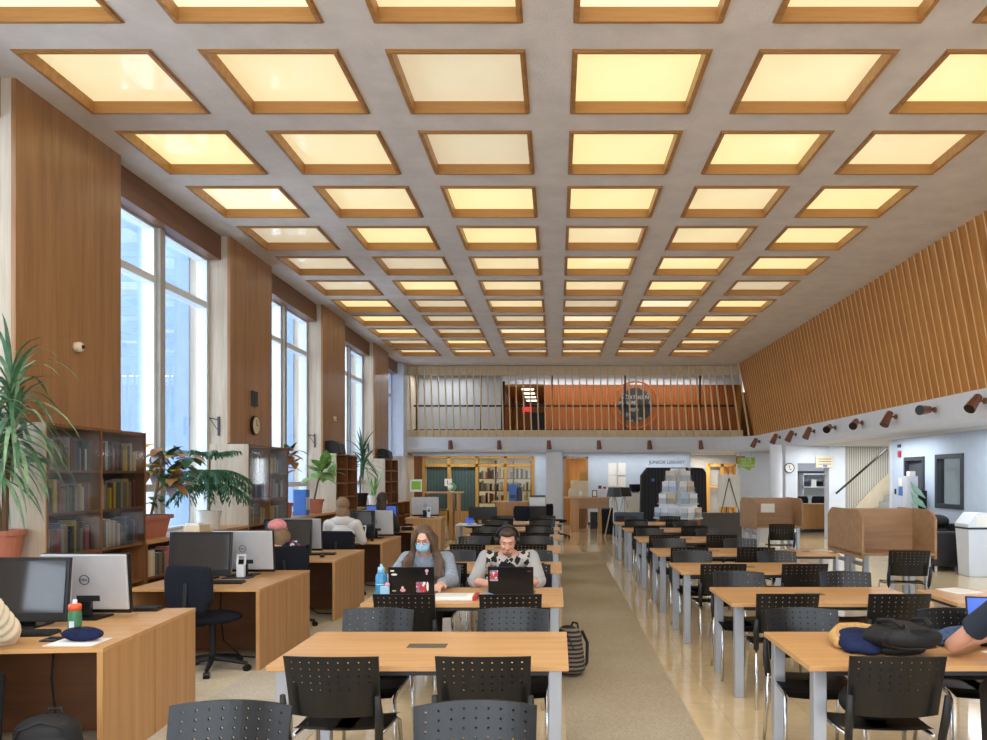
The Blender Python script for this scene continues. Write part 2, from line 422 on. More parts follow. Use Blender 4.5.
# ceiling light panels
def make_panel():
    t = thing('ceiling_light_panel', 'x', 'ceiling light')
    m = MB(); w = PW
    for a in ((0,.035,0,w),(w-.035,w,0,w),(.035,w-.035,0,.035),(.035,w-.035,w-.035,w)): m.box(*a, -.022, .13)
    for a in ((-.015,0,-.015,w+.015),(w,w+.015,-.015,w+.015),(0,w,-.015,0),(0,w,w,w+.015)): m.box(*a, -.01, 0)
    m.build('frame', 'frame_oak', t)
    m = MB(); m.box(.035,w-.035,.035,w-.035,.1,.115); m.build('diffuser', 'em0', t)
    return t
LIT = {(0,0):1,(0,1):1,(0,2):2,(0,3):0,(0,4):1,(0,5):0, (1,0):0,(1,1):1,(1,2):2,(1,3):0,(1,4):0,(1,5):1, (2,0):3,(2,1):1,(2,2):0,(2,3):0,(2,4):1,(2,5):0,
       (-1,0):3,(-1,1):3,(-1,2):1,(-1,3):3,(-1,4):1,(-1,5):3, (3,0):2,(3,1):0,(3,2):0,(3,3):1,(3,4):1,(3,5):0}
pan = make_panel(); first = True; PMESH = {}
for k in range(-1, 11):
    for i in range(6):
        loc = (PX0+PITCH*i, PY0+PITCH*k, CZ)
        v = LIT.get((k,i), random.choice([0,0,1,1,2,3]))
        adj = ['brightly lit yellow','softly lit cream','dim beige','bright pale cream'][v]
        lab = '%s square ceiling panel in oak frame, %s row from the camera, %s from the left' % (adj, ORD[k+1], ORD[i])
        o = place(pan, loc) if first else dup(pan, loc)
        first = False; tag(o, lab, 'ceiling light', 'square lit panels of the coffered ceiling')
        d = [c for c in KIDS[o.name] if c.name.startswith('diffuser')][0]
        if v not in PMESH:
            me = d.data.copy(); me.materials.clear(); me.materials.append(M['em%d' % v]); PMESH[v] = me
        d.data = PMESH[v]
# left wall
m = MB()
for j, y in enumerate(PIL): m.box(-5.8, -5.2, y, y+PLEN, 0, CZ)
for j in range(len(PIL)-1):
    a, b = PIL[j]+PLEN, PIL[j+1]
    m.box(-5.8, WX, a, b, 0, .93); m.box(-5.8, WX, a, b, 5.2, CZ)
m.box(-5.8, WX, -4, PIL[0], 0, CZ)
struct(m.build('wall_left', 'pale'))
m = MB(); m.box(-5.8, -5.1, 26.5, 27.2, 2.4, CZ); m.box(-5.8,-5.1,29.4,36,0,CZ); struct(m.build('wall_left_end', 'white'))
m = MB(); m.box(-5.8,-5.05,26.9,28.0,0,2.4); struct(m.build('wall_left_base', 'pale'))
for j, y in enumerate(PIL[1:6]):
    m = MB()
    for q in range(3): m.box(-5.2, PXF, y+q*PLEN/3+.003, y+(q+1)*PLEN/3-.003, 2.24, CZ)
    m.box(-5.2, PXF-.012, y+.002, y+PLEN-.002, 2.245, CZ)
    o = struct(m.build('trim_%d' % (j+1), 'clad'))
m = MB()
for j in range(len(PIL)-1): m.box(-5.5, -5.3, PIL[j]+PLEN, PIL[j+1] if j < 5 else 26.5, 5.12, CZ)
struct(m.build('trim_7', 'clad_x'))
# windows with two lights, transoms and putty mullion
for j in range(len(PIL)-1):
    a, b = PIL[j]+PLEN, PIL[j+1]
    if j == 5: b = 26.5
    c = (a+b)/2; m = MB()
    m.box(-5.62, -5.44, c-.07, c+.07, .93, 5.14)
    o = struct(m.build('window_%d' % (j+1), 'mullion'))
    m = MB()
    for (p, q) in ((a, c-.07), (c+.07, b)):
        for z0, z1 in ((.93,1.55),(1.55,4.4),(4.4,5.14)):
            m.box(-5.66,-5.5,p,p+.055,z0,z1); m.box(-5.66,-5.5,q-.055,q,z0,z1)
            m.box(-5.66,-5.5,p+.055,q-.055,z0,z0+.05); m.box(-5.66,-5.5,p+.055,q-.055,z1-.05,z1)
    m.build('window_frame', 'winframe', o)
    m = MB()
    for (p, q) in ((a, c-.07), (c+.07, b)):
        for z0, z1 in ((.98,1.5),(1.6,4.35),(4.45,5.09)): m.box(-5.6,-5.592,p+.05,q-.05,z0,z1)
    m.build('window_pane', 'winglass', o)
# outside: shading fins of the facade, the neighbour house, snow
m = MB()
for j in range(1, len(PIL)-1):
    a, b = PIL[j]+PLEN, PIL[j+1]
    m.box(-6.4,-5.8,b-.02,b+.25,-.5,6); m.box(-6.3,-5.68,(a+b)/2-.06,(a+b)/2+.1,-.5,6)
struct(m.build('outside_facade_fins', 'extblue'))
m = MB(); m.box(-60,-5.85,-30,70,-.7,-.5); struct(m.build('ground_outside', 'snow'))
t = thing('neighbour_house', 'blue grey sided house with white eaves outside the tall windows', 'house', (-15,30,-.5))
m = MB(); m.box(-19,-12,21,46,-.5,5.0); m.build('house_wall', 'siding', t)
m = MB(); m.box(-19.6,-11.5,20.4,46.5,5.0,5.25); m.box(-19.3,-11.8,20.7,46.2,5.5,5.75); m.build('eaves', 'concrete', t)
m = MB(); m.box(-19.1,-11.9,20.9,46,5.25,5.5); m.box(-18,-13,23,44,5.75,6.3); m.build('roof', 'extblue', t)
# far and right side under the gallery
sbox('wall_back', 'white', (-5.8,11.5,-4.2,-4,0,.9), (-5.8,11.5,-4.2,-4,4.7,CZ), (-5.8,-4.6,-4.2,-4,.9,4.7), (.6,1.0,-4.2,-4,.9,4.7), (6.4,11.5,-4.2,-4,.9,4.7))  # rear wall openings added out of view to let in cool fill light
sbox('ground_outside_rear', 'snow', (-5.8,40,-60,-4.3,-.7,-.5))  # unseen ground added outside the rear openings, part of the same fill
YB = 28.2
def bx(px, Y): return (px-CX)*Y/F
sbox('wall_far', 'blue', (bx(534,YB),bx(563,YB),YB,YB+.2,0,2.6), (bx(588,YB),bx(690,YB),YB,YB+.2,0,2.6), (bx(563,YB),bx(588,YB),YB,YB+.2,2.42,2.6), (-5.1,bx(534,YB),YB,YB+.2,2.44,2.6))
sbox('wall_far_recess', 'grey', (4.6,4.75,YB+.2,31,0,2.6), (4.7,11.5,31,31.2,0,2.6))
sbox('wall_column', 'white', (bx(546,27.1),bx(561.5,27.1),26.95,27.45,0,2.55))
sbox('baseboard_far', 'darkframe', (bx(546,27.1)-.01,bx(561.5,27.1)+.01,26.94,27.46,0,.1), (bx(588,YB),bx(690,YB),YB-.02,YB,0,.1))
m = MB()   # gallery soffit and slab
m.box(-5.5,11.5,27.35,36.5,2.55,2.95); m.box(6.95,11.5,-4,27.35,2.55,2.95)
struct(m.build('ceiling_soffit', 'soffit'))
# the white fascia runs along the gallery and round the corner
path = [(-5.3,27.07)] + [(5.44+1.1*math.sin(t), 25.97+1.1*math.cos(t)) for t in [PI/2*i/10 for i in range(11)]] + [(6.54,-4)]
prof = [(0,3.06),(0,2.72),(.02,2.64),(.07,2.58),(.14,2.55),(.45,2.55),(.45,3.06)]
m = MB(); prev = None
for i, p in enumerate(path):
    a = Vector(path[max(i-1,0)]); b = Vector(path[min(i+1,len(path)-1)]); d = (b-a).normalized(); n = Vector((-d.y, d.x)) 
    n = Vector((d.y, -d.x)) if False else Vector((-d.y, d.x))
    cur = [m.bm.verts.new((p[0]+n.x*q, p[1]+n.y*q, z)) for q, z in prof]
    if prev: m.bridge(prev, cur)
    prev = cur
o = struct(m.build('wall_gallery_fascia', 'white'))
# right wall: door, window, stair alcove
RX = 7.65
sbox('wall_right', 'blue', (RX,RX+.15,-4,15.0,0,2.55), (RX,RX+.15,15.0,16.1,0,1.08), (RX,RX+.15,15.0,16.1,2.15,2.55), (RX,RX+.15,16.1,16.6,0,2.55), (RX,RX+.15,16.6,17.55,2.13,2.55), (RX,RX+.15,17.55,18.2,0,2.55))
sbox('trim_8', 'white', (RX-.02,RX+.17,18.2,18.32,0,2.55))
sbox('wall_right_cap', 'white', (RX+.15,11.5,18.15,18.3,0,2.55), (9.9,10.05,18.3,26,0,2.55), (11.4,11.5,-4,36,0,5.5))
o = struct(MB().box(RX-.03,RX+.12,16.6,16.68,0,2.13).box(RX-.03,RX+.12,17.47,17.55,0,2.13).box(RX-.03,RX+.12,16.68,17.47,2.05,2.13).build('door_1', 'darkframe'))
MB().box(RX+.06,RX+.1,16.68,17.47,0,2.05).build('door_panel', plain('dark_grey_door', (70,76,86), .5), o)
MB().cyl((RX+.06,17.38,1.02),(RX-.01,17.38,1.02),.012).cyl((RX-.01,17.39,1.02),(RX-.01,17.27,1.02),.01).build('door_handle', 'steel', o)
o = struct(MB().box(RX-.03,RX+.12,15.0,15.09,1.08,2.15).box(RX-.03,RX+.12,16.01,16.1,1.08,2.15).box(RX-.03,RX+.12,15.09,16.01,2.06,2.15).box(RX-.03,RX+.12,15.09,16.01,1.08,1.17).build('window_8', 'darkframe'))
MB().box(RX+.05,RX+.06,15.09,16.01,1.17,2.06).build('window_pane', 'offglass', o)
sbox('wall_right_office', 'beige', (RX+1.6,RX+1.7,13,19,0,2.55))
sbox('trim_9', 'groove', (bx(845,22.3),9.6,22.3,22.4,0,2.55))
sbox('wall_pier', 'white', (bx(828,22),bx(845,22),21.9,22.3,0,2.55), (bx(785,22),bx(797,22),21.95,22.2,0,2.55), (bx(797,22),bx(828,22),21.95,22.2,2.08,2.55))
sbox('trim_10', 'mullion', (bx(844.2,22),bx(845.6,22),21.88,22.3,0,2.55))
m = MB(); m.cyl((bx(776,21.2),21.2,0),(bx(776,21.2),21.2,2.55),.165,seg=24); struct(m.build('wall_round_column', 'white', smooth=False))
sbox('wall_office_back', 'white', (6.2,9.6,27.4,27.6,0,2.55))
# sloping timber wall on the right with fins
m = MB(); m.hexa([(6.125,-4,CZ),(6.3,-4,CZ),(6.3,26.9,CZ),(6.125,26.9,CZ),(6.585,-4,3.0),(6.76,-4,3.0),(6.76,26.6,3.0),(6.585,26.6,3.0)])
struct(m.build('wall_right_timber', 'backing'))
t = thing('timber_fin_wall', 'run of tilted golden oak fins lining the upper right wall', 'slat wall', (6.3,18,3.06))
def fin(name, y, parent):
    m = MB(); th = .013; X0, X1 = 6.08, 6.54
    m.hexa([(X0+.006,y-th,CZ),(X0+.06,y-th,CZ),(X0+.06,y+th,CZ),(X0+.006,y+th,CZ),(X1+.006,y-th,3.04),(X1+.06,y-th,3.04),(X1+.06,y+th,3.04),(X1+.006,y+th,3.04)])
    m.mi = 1
    m.hexa([(X0,y-th,CZ),(X0+.006,y-th,CZ),(X0+.006,y+th,CZ),(X0,y+th,CZ),(X1,y-th,3.04),(X1+.006,y-th,3.04),(X1+.006,y+th,3.04),(X1,y+th,3.04)])
    return m.build(name, ['fin','lit_fin_edge'], parent)
y = 26.2; nf = 0
f0 = None
while y > 11.2:
    if f0 is None: f0 = fin('fin', y, t)
    else:
        c = f0.copy(); COL.objects.link(c); reg(c, t); c.location.y += y-26.2
    y -= .2466; nf += 1
m = MB(); 
while y > -3.9:
    th = .013; X0, X1 = 6.08, 6.54
    m.hexa([(X0,y-th,CZ),(X0+.06,y-th,CZ),(X0+.06,y+th,CZ),(X0,y+th,CZ),(X1,y-th,3.04),(X1+.06,y-th,3.04),(X1+.06,y+th,3.04),(X1,y+th,3.04)]); m.mi = 1; m.hexa([(X0-.004,y-th,CZ),(X0,y-th,CZ),(X0,y+th,CZ),(X0-.004,y+th,CZ),(X1-.004,y-th,3.04),(X1,y-th,3.04),(X1,y+th,3.04),(X1-.004,y+th,3.04)]); m.mi = 0; y -= .2466
o = m.build('wall_right_timber_fins', ['fin','lit_fin_edge']); struct(o)
# slat screen of the far gallery
t = thing('gallery_slat_screen', 'row of thin pale wooden slats standing along the far gallery edge', 'slat screen', (0,27.15,3.06))
N = 48
for i in range(N):
    u = i/(N-1); xb = -4.95+u*(6.35+4.95); xt = xb-.07-.3*max(0,(u-.72)/.28)**1.5; yy = 27.1 if i < N-3 else 27.1-.25*(i-N+4)
    m = MB(); w = .02
    m.hexa([(xb-w,yy,3.07),(xb+w,yy,3.07),(xb+w,yy+.09,3.07),(xb-w,yy+.09,3.07),(xt-w,yy,5.48),(xt+w,yy,5.48),(xt+w,yy+.09,5.48),(xt-w,yy+.09,5.48)])
    m.build('slat', 'slat', t)
MB().box(-5.1,6.2,27.22,27.34,5.18,5.48).build('top_rail', 'cream', t)
MB().box(-5.1,6.35,27.22,27.34,3.06,3.3).build('bottom_rail', 'cream', t)
# gallery rear: grey wall, lit corridor, orange panelling with black framed glazing
YG = 29.4
x1, x2, x3 = bx(503,YG), bx(545,YG), bx(737,YG)
sbox('wall_gallery_grey', 'grey', (-5.6,x1,YG,YG+.15,2.95,CZ))
sbox('wall_gallery_orange', 'orange', (x2,x3,YG,YG+.15,2.95,5.1))
sbox('wall_gallery_white', 'white', (x2,x3+.1,YG-.02,YG+.17,5.1,CZ), (x1,x2,YG,YG+.15,5.12,CZ))
sbox('wall_gallery_end', 'warmwall', (x3,x3+.15,YG,33,2.95,5.1), (x3,11,32,32.1,2.95,5.1))
sbox('wall_corridor', 'warmwall', (x1-.1,x1,YG+.15,36,2.95,5.12), (x2,x2+.1,YG+.15,36,2.95,5.12), (x1,x2,36,36.2,2.95,5.12), (x1,x2,YG+.15,36,5.06,5.12))
m = MB(); m.box(x2-.75,x2-.1,35.9,35.98,2.95,4.6); o = struct(m.build('door_2', 'darkframe'))
t = thing('gallery_glazing_frame', 'thin black framed glazing with mid rail behind the far gallery slats', 'glazing', (0,28.4,2.95))
for px in (481, 552, 625, 700): MB().box(bx(px,28.4)-.03, bx(px,28.4)+.03, 28.38, 28.44, 2.95, 5.4).build('post', 'blackm', t)
MB().box(bx(503,28.4)-.07, bx(503,28.4)+.07, 28.36, 28.46, 2.95, 5.1).build('post', 'blackm', t)
MB().box(-5.1, 6.3, 28.38, 28.42, 4.2, 4.26).build('mid_rail', 'blackm', t); MB().box(-5.1, 6.3, 28.38, 28.42, 3.36, 3.4).build('low_rail', 'blackm', t)
for i in range(4):
    y = 30.3+1.5*i; o = MB().box(bx(526,YG)-.2, bx(526,YG)+.25, y, y+.35, 5.03, 5.06).build('corridor_ceiling_light', 'lampw')
    tag(o, 'bright white ceiling light in the upper corridor, %s from the slats' % ORD[i], 'ceiling light', 'lights of the upper corridor')
t = thing('exit_sign', 'small red lit exit sign hanging in the upper corridor', 'exit sign', (bx(527,33),33,4.5))
ex = bx(527,33); MB().box(ex-.2,ex+.2,33,33.06,4.4,4.62).build('housing', 'red', t); MB().box(ex-.01,ex+.01,33.02,33.04,4.62,5.06).build('stem', 'blackm', t)
text('lettering', 'EXIT', .17, 'paper', t, (ex,32.995,4.51))
t = thing('round_emblem', 'round black emblem with grey lettering on the orange gallery wall', 'emblem', (bx(635.5,YG),YG,4.25))
ec = Vector((bx(635.5,YG), YG-.02, 1.7+(CY-405)*YG/F)); R = 19*YG/F
m = MB(); m.cyl(ec+Vector((0,.01,0)), ec+Vector((0,-.03,0)), R*.9, seg=48); m.build('disc', 'emblem', t)
m = MB(); m.tube([ec+Vector((R*1.22*math.cos(a), -.01, R*1.22*math.sin(a))) for a in [2*PI*i/48 for i in range(49)]], .03, 6); m.build('ring', plain('ring_orange', (172,92,40), .5), t)
text('lettering', 'NORTHERN', .19, 'steel', t, (ec.x-.02, YG-.06, ec.z+.27)); text('lettering', 'FILMS', .19, 'steel', t, (ec.x-.16, YG-.06, ec.z+.08))
# glass office left of the far wall
t = thing('office_glazing', 'oak framed glass partition of the office under the far gallery', 'partition', (bx(470,YB),YB,0))
def P(px, py, Y): return Vector(((px-CX)*Y/F, Y, CH+(CY-py)*Y/F))
m = MB()
zt = 2.44
for px in (424, 449, 477, 505.3, 533): m.box(bx(px,YB)-.05, bx(px,YB)+.05, YB-.05, YB+.08, 0, zt)
m.box(bx(424,YB),bx(533,YB),YB-.05,YB+.08,zt-.08,zt); m.box(bx(424,YB),bx(533,YB),YB-.05,YB+.08,2.06,2.16); m.box(bx(424,YB),bx(533,YB),YB-.05,YB+.08,0,.5)
m.build('frame', 'yellowwood', t)
MB().box(bx(424,YB)+.05,bx(533,YB)-.05,YB+.01,YB+.02,.5,zt-.08).build('glass_pane', 'offglass', KIDS[t.name][0])
for a, b in ((426,447.5),(451,475.5)):
    MB().box(bx(a,YB),bx(b,YB),YB+.1,YB+.13,.4,2.08).build('vertical_blind', 'blind', t)
sbox('wall_office_left', 'case', (-5.05,bx(424,YB)-.05,YB,YB+.15,0,2.44))
sbox('wall_office_rear', 'cream', (-5.1,bx(563,YB),31,31.1,0,2.55))
# doorway into the warm back room
o = struct(MB().box(bx(563,YB),bx(563,YB)+.09,YB-.04,YB+.24,0,2.42).box(bx(588,YB)-.07,bx(588,YB),YB-.04,YB+.24,0,2.42).box(bx(563,YB),bx(588,YB),YB-.04,YB+.24,2.34,2.42).build('door_3', 'clad'))
sbox('wall_back_room', 'warmwall', (bx(563,YB)-.4,bx(588,YB)+.6,31.6,31.7,0,2.55))
MB().box(.28,.5,YB+.1,YB+.14,0,2.2, Matrix.Identity(4)).build('door_panel', 'warmwall', o)
# oak framed display glazing in the right recess
t = thing('oak_glazed_partition', 'yellow oak framed glazed partition at the far right recess', 'partition', (7,30.8,0))
m = MB(); Y = 30.8
for px in (708, 722, 736, 750): m.box(bx(px,Y)-.06, bx(px,Y)+.06, Y-.05, Y+.05, 0, 2.2)
m.box(bx(708,Y), bx(750,Y), Y-.05, Y+.05, 2.1, 2.22); m.box(bx(708,Y), bx(722,Y), Y-.04, Y+.04, 1.3, 1.38)
m.build('frame', 'yellowwood', t)
m = MB()
for i in range(5): m.box(bx(724+5*i,Y), bx(727.6+5*i,Y), Y+.06, Y+.1, .1, 2.1)
m.build('panel', 'warmwall', t)
MB().box(bx(758,Y), bx(769,Y), Y+.05, Y+.1, 0, 2.1).build('side_panel', 'yellowwood', t)
MB().box(bx(752.5,Y)-.08, bx(752.5,Y)+.12, Y-.1, Y+.1, 0, 2.2).build('white_post', 'white', t)
# ------------------------------------------------------------------ study tables and perforated chairs
def make_table():
    t = thing('study_table', 'x', 'table')
    W, D, T = 1.55, .9, .735
    MB().box(0,W,0,D,T-.03,T).build('tabletop', 'oak', t, bevel=.003)
    for x in (.035, W-.105):
        for y in (.04, D-.11): MB().box(x,x+.07,y,y+.07,0,T-.03).build('leg', 'alu', t, bevel=.006)
    m = MB()
    m.box(.105,W-.105,.06,.085,T-.065,T-.03); m.box(.105,W-.105,D-.085,D-.06,T-.065,T-.03)
    for x in (.05, W-.075): m.box(x,x+.025,.11,D-.11,T-.065,T-.03)
    m.build('under_frame', 'darkframe', t)
    MB().box(.64,.86,.42,.53,T,T+.003).build('cable_hatch', plain('hatch_metal', (112,106,92), .4, .5), t)
    return t
def chair_back():
    m = MB(); nu, nv = 9, 5; W0 = .225
    def pt(u, v, side):
        w = W0*(1+.04*(v-.5)); x = u*w
        y = -.055*(1-u*u) - .20 - .075*v - (.012 if side else 0)
        return Vector((x, y, .545+.30*v + .008*(1-u*u)*v))
    V = {}
    def vert(u, v, s):
        k = (round(u,4), round(v,4), s)
        if k not in V: V[k] = m.bm.verts.new(pt(u, v, s))
        return V[k]
    us = [-1+.08+i*(1.84/nu) for i in range(nu+1)]; us = [-1]+us+[1]
    vs = [0,.18,.36] + [.40+.112*i for i in range(nv+1)] + [1.0]
    du = 1.84/nu
    for s in (0, 1):
        for i in range(len(us)-1):
            for j in range(len(vs)-1):
                a, b, c, d = us[i], us[i+1], vs[j], vs[j+1]
                hole = 1 <= i <= nu and 3 <= j <= 2+nv
                if hole and j == 3 and abs(i-(nu+1)/2) > 2.5: hole = False
                if not hole:
                    m._f([vert(a,c,s),vert(b,c,s),vert(b,d,s),vert(a,d,s)]); continue
                um, vm = (a+b)/2, (c+d)/2; ru, rv = .0052/W0, .0052/.30
                O = [vert(a,c,s),vert(um,c,s),vert(b,c,s),vert(b,vm,s),vert(b,d,s),vert(um,d,s),vert(a,d,s),vert(a,vm,s)]
                I = [vert(um+ru*q,vm+rv*r,s) for q, r in ((-.7,-.7),(0,-1),(.7,-.7),(1,0),(.7,.7),(0,1),(-.7,.7),(-1,0))]
                for q in range(8): m._f([O[q],O[(q+1)%8],I[(q+1)%8],I[q]])
    # close the outline
    def edge(pts):
        for a, b in zip(pts, pts[1:]): m._f([vert(*a,0),vert(*b,0),vert(*b,1),vert(*a,1)])
    edge([(u,0) for u in us]); edge([(u,1) for u in us]); edge([(-1,v) for v in vs]); edge([(1,v) for v in vs])
    return m
def make_chair():
    t = thing('perforated_chair', 'x', 'chair')
    chair_back().build('backrest', 'blackp', t)
    m = MB(); n = 8; rows = []
    for j in range(n+1):
        v = j/n; y = -.2+.44*v; w = .215+.015*math.sin(PI*v); z = .455 - .03*max(0, v-.8)/.2 + .02*max(0, .2-v)/.2
        rows.append([m.bm.verts.new((w*u, y, z-.012*(1-u*u))) for u in (-1,-.6,-.2,.2,.6,1)])
    for a, b in zip(rows, rows[1:]):
        for i in range(5): m._f([a[i],a[i+1],b[i+1],b[i]])
    r = bmesh.ops.solidify(m.bm, geom=list(m.bm.faces), thickness=.022)
    m.build('seat', 'blackp', t, smooth=False)
    for s in (-1, 1):
        MB().tube([(s*.222,-.245,.43),(s*.23,-.275,.56),(s*.228,-.295,.66)], [.02,.021,.014], 8).build('side_bracket', 'blackp2', t, smooth=True)
        MB().tube([(s*.222,-.235,.45),(s*.225,-.27,.2),(s*.235,-.31,0)], .0115, 8).build('leg', 'chrome', t, smooth=True)
        MB().tube([(s*.21,-.2,.435),(s*.215,.14,.425),(s*.22,.19,.40),(s*.235,.24,0)], .0115, 8).build('leg', 'chrome', t, smooth=True)
    MB().tube([(-.2,.0,.425),(.2,.0,.425)], .01, 6).build('seat_bar', 'chrome', t)
    return t
TB, CHR = make_table(), make_chair()
tb1 = ch1 = True
LEFT_Y = [4.08,6.08,8.2,10.4,12.5,14.5,16.5]; RIGHT_Y = [4.08,6.1,8.1,9.95,12.05,14.3,16.3]
LX = [-1.49,-1.5,-1.5,-1.5,-1.5,-1.5,-1.5]; RXX = [1.29,1.335,1.26,1.26,1.25,1.24,1.22]
def put_table(x, y, lab, grp):
    global tb1
    o = place(TB, (x,y,0)) if tb1 else dup(TB, (x,y,0)); tb1 = False
    return tag(o, lab, 'table', grp)
def put_chair(x, y, rz, lab, grp):
    global ch1
    jx, jr = random.uniform(-.02,.02), random.uniform(-.05,.05)
    o = place(CHR, (x+jx,y,0), rz+jr) if ch1 else dup(CHR, (x+jx,y,0), rz+jr); ch1 = False
    return tag(o, lab, 'chair', grp)
for side, XS, YS, cxs in (('left', LX, LEFT_Y, (-1.11,-.345)), ('right', RXX, RIGHT_Y, (1.63,2.47))):
    word = 'left of the aisle' if side == 'left' else 'right of the aisle'
    for i, (x, y) in enumerate(zip(XS, YS)):
        put_table(x, y, 'beech study table on silver legs, %s from the camera %s' % (ORD[i], word), 'study tables '+word)
        for q, cx in enumerate(cxs):
            cx = cx if side == 'left' else x+(.35 if q == 0 else 1.17)
            sd = 'left' if q == 0 else 'right'
            ny = y-.2+.24
            if side == 'left' and i == 0 and q == 0: cx += .05
            seat = side == 'left' and i == 1
            if not (side == 'right' and i == 0 and q == 1):
                put_chair(cx, ny+(-.02 if i else -.03), 0, 'black perforated chair back to the camera, %s seat at %s table %s' % (sd, ORD[i], word), 'near side chairs '+word)
            fy = y+.9-.13 if not seat else y+1.42
            put_chair(cx-(.06 if q == 0 else -.07) - (.05 if side == 'left' and i == 0 and q == 0 else 0), fy, PI, 'black perforated chair facing the camera, %s seat at %s table %s' % (sd, ORD[i], word), 'far side chairs '+word)
put_chair(2.52, 3.86, 0, 'black perforated chair under the man in navy at the lower right', 'near side chairs right of the carpet aisle')
for x, lab in ((-1.24,'black perforated chair cut by the bottom edge, lower left beside the desk'), (-.30,'black perforated chair cut by the bottom edge, lower middle of the picture'), (1.84,'black perforated chair cut by the bottom edge at the lower right corner')):
    put_chair(x, 2.7, PI, lab, 'chairs cut by the bottom edge')
# third row on the right
put_table(3.07, 6.12, 'beech table at the right edge with papers on it', 'tables of the far right row').scale = (1,.8,1)
put_table(2.92, 9.98, 'small beech side table just left of the nearer study carrel', 'tables of the far right row').scale = (.4,.75,1)
# ------------------------------------------------------------------ study carrels
def make_carrel():
    t = thing('study_carrel', 'x', 'study carrel')
    W, D = .95, .64
    for face in (0, 1):
        def mp(x0,x1,y0,y1,z0,z1): return (x0,x1,y0,y1,z0,z1) if not face else (x0,x1,2*D-y1,2*D-y0,z0,z1)
        b = MB(); b.box(*mp(0,W,.0,D,.7,.73)); b.build('desktop', 'carrel', t)
        for x in (0, W-.03):
            pl = [(0,.66),(0,1.17),(.1,1.25),(.2,1.28),(D,1.28),(D,.66)]
            if face: pl = [(2*D-a, b_) for a, b_ in pl][::-1]
            MB().prism(pl, x, x+.03, 'X').build('side_panel', 'carrel', t)
        for x in (.05, W-.11): MB().box(*mp(x,x+.06,.06,.12,0,.7)).build('leg', 'alu', t)
        for x in (.05, W-.11): MB().box(*mp(x,x+.06,D-.12,D-.06,0,.7)).build('leg', 'alu', t)
        MB().box(*mp(.07,.1,.12,D-.12,.55,.6)).build('rail', 'alu', t); MB().box(*mp(W-.1,W-.07,.12,D-.12,.55,.6)).build('rail', 'alu', t)
    MB().box(.03,W-.03,D-.015,D+.015,.68,1.28).build('back_panel', 'carrel', t)
    return t
c0 = make_carrel(); place(c0, (3.86,10.1,0)); tag(c0, 'nearer double study carrel with plain wooden panels on grey legs', 'study carrel', 'double study carrels')
c1 = dup(c0, (3.87,15.6,0), 0, 'farther double study carrel with a white paper on its back panel', 'double study carrels')
o = MB().box(4.14,4.42,16.205,16.215,.98,1.16).build('paper_notice', 'paper'); tag(o, 'white paper notice taped inside the farther study carrel', 'notice')
put_chair(4.13, 9.55, -.1, 'black perforated chair tucked into the nearer study carrel', 'carrel chairs'); put_chair(4.1, 14.78, -.1, 'black perforated chair tucked into the farther study carrel', 'carrel chairs')
# ------------------------------------------------------------------ computer desks along the windows
DX0, DX1, DT = -3.76, -2.6, .72
def make_desk():
    t = thing('computer_desk', 'x', 'desk'); W, D = DX1-DX0, 1.42
    for f in (0, 1):
        y0, y1 = (0, .705) if not f else (.715, D)
        MB().box(0,W,y0,y1,DT-.025,DT).build('desktop', 'oak', t, bevel=.002)
        MB().box(W-.035,W-.003,y0+.003,y1-.003,0,DT-.025).build('end_panel', 'oak_y', t)
        MB().box(.003,.035,y0+.003,y1-.003,0,DT-.025).build('end_panel', 'oak_y', t)
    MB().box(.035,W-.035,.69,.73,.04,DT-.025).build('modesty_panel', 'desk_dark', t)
    MB().tube([(.55,.66,.7),(.56,.6,.4),(.6,.58,.15),(.8,.5,.02),(1.05,.46,.015)], .008, 6).build('cable', 'blackp2', t)
    return t
DK = make_desk(); DESK_Y = [4.57,6.98,9.36,11.9,14.4]
DLAB = ['nearest beech double computer desk, at the lower left with the green bottle','second beech double computer desk, behind the empty office chair','third beech double computer desk, in front of the grey hoodie person','fourth beech double computer desk, where the grey hoodie person sits','fifth beech double computer desk, with the small blue lit screen']
for i, y in enumerate(DESK_Y):
    o = place(DK, (-3.756,4.48,0), .0767) if i == 0 else dup(DK, (DX0,y,0)); tag(o, DLAB[i], 'desk', 'computer desks by the windows')
def make_aio():
    """all in one computer, screen towards -y"""
    t = thing('desktop_computer', 'x', 'computer'); W, H = .60, .42
    tilt = Matrix.Translation((0,0,.035)) @ Matrix.Rotation(math.radians(-6), 4, 'X')
    MB().box(-W/2,W/2,0,.035,0,H,tilt).build('bezel', 'blackp', t, bevel=.006)
    MB().box(-W/2+.022,W/2-.022,-.002,0,.06,H-.022,tilt).build('screen', 'screen', KIDS[t.name][0])
    m = MB(); m.box(-W/2+.004,W/2-.004,.035,.055,.03,H-.002,tilt); m.build('back_cover', 'steel', t, bevel=.008)
    m = MB(); m.tube([tilt @ Vector((.033*math.cos(a), .057, .24+.033*math.sin(a))) for a in [2*PI*i/24 for i in range(25)]], .003, 5); r = m.build('logo', 'darkframe', KIDS[t.name][-1])
    tx = text('logo_lettering', 'DELL', .024, 'darkframe', r.parent, (0,0,0), (PI/2,0,PI), .0015); tx.data.transform(tilt @ Matrix.Translation((0,.057,.24)))
    MB().box(-.1,.06,.055,.058,.09,.13,tilt).build('port_panel', 'blackp2', t)
    MB().box(-.13,.13,-.06,.16,0,.014).box(-.05,.05,.06,.09,.014,.12).build('stand', 'blackp', t, bevel=.004)
    return t
AIO = make_aio(); a1 = True
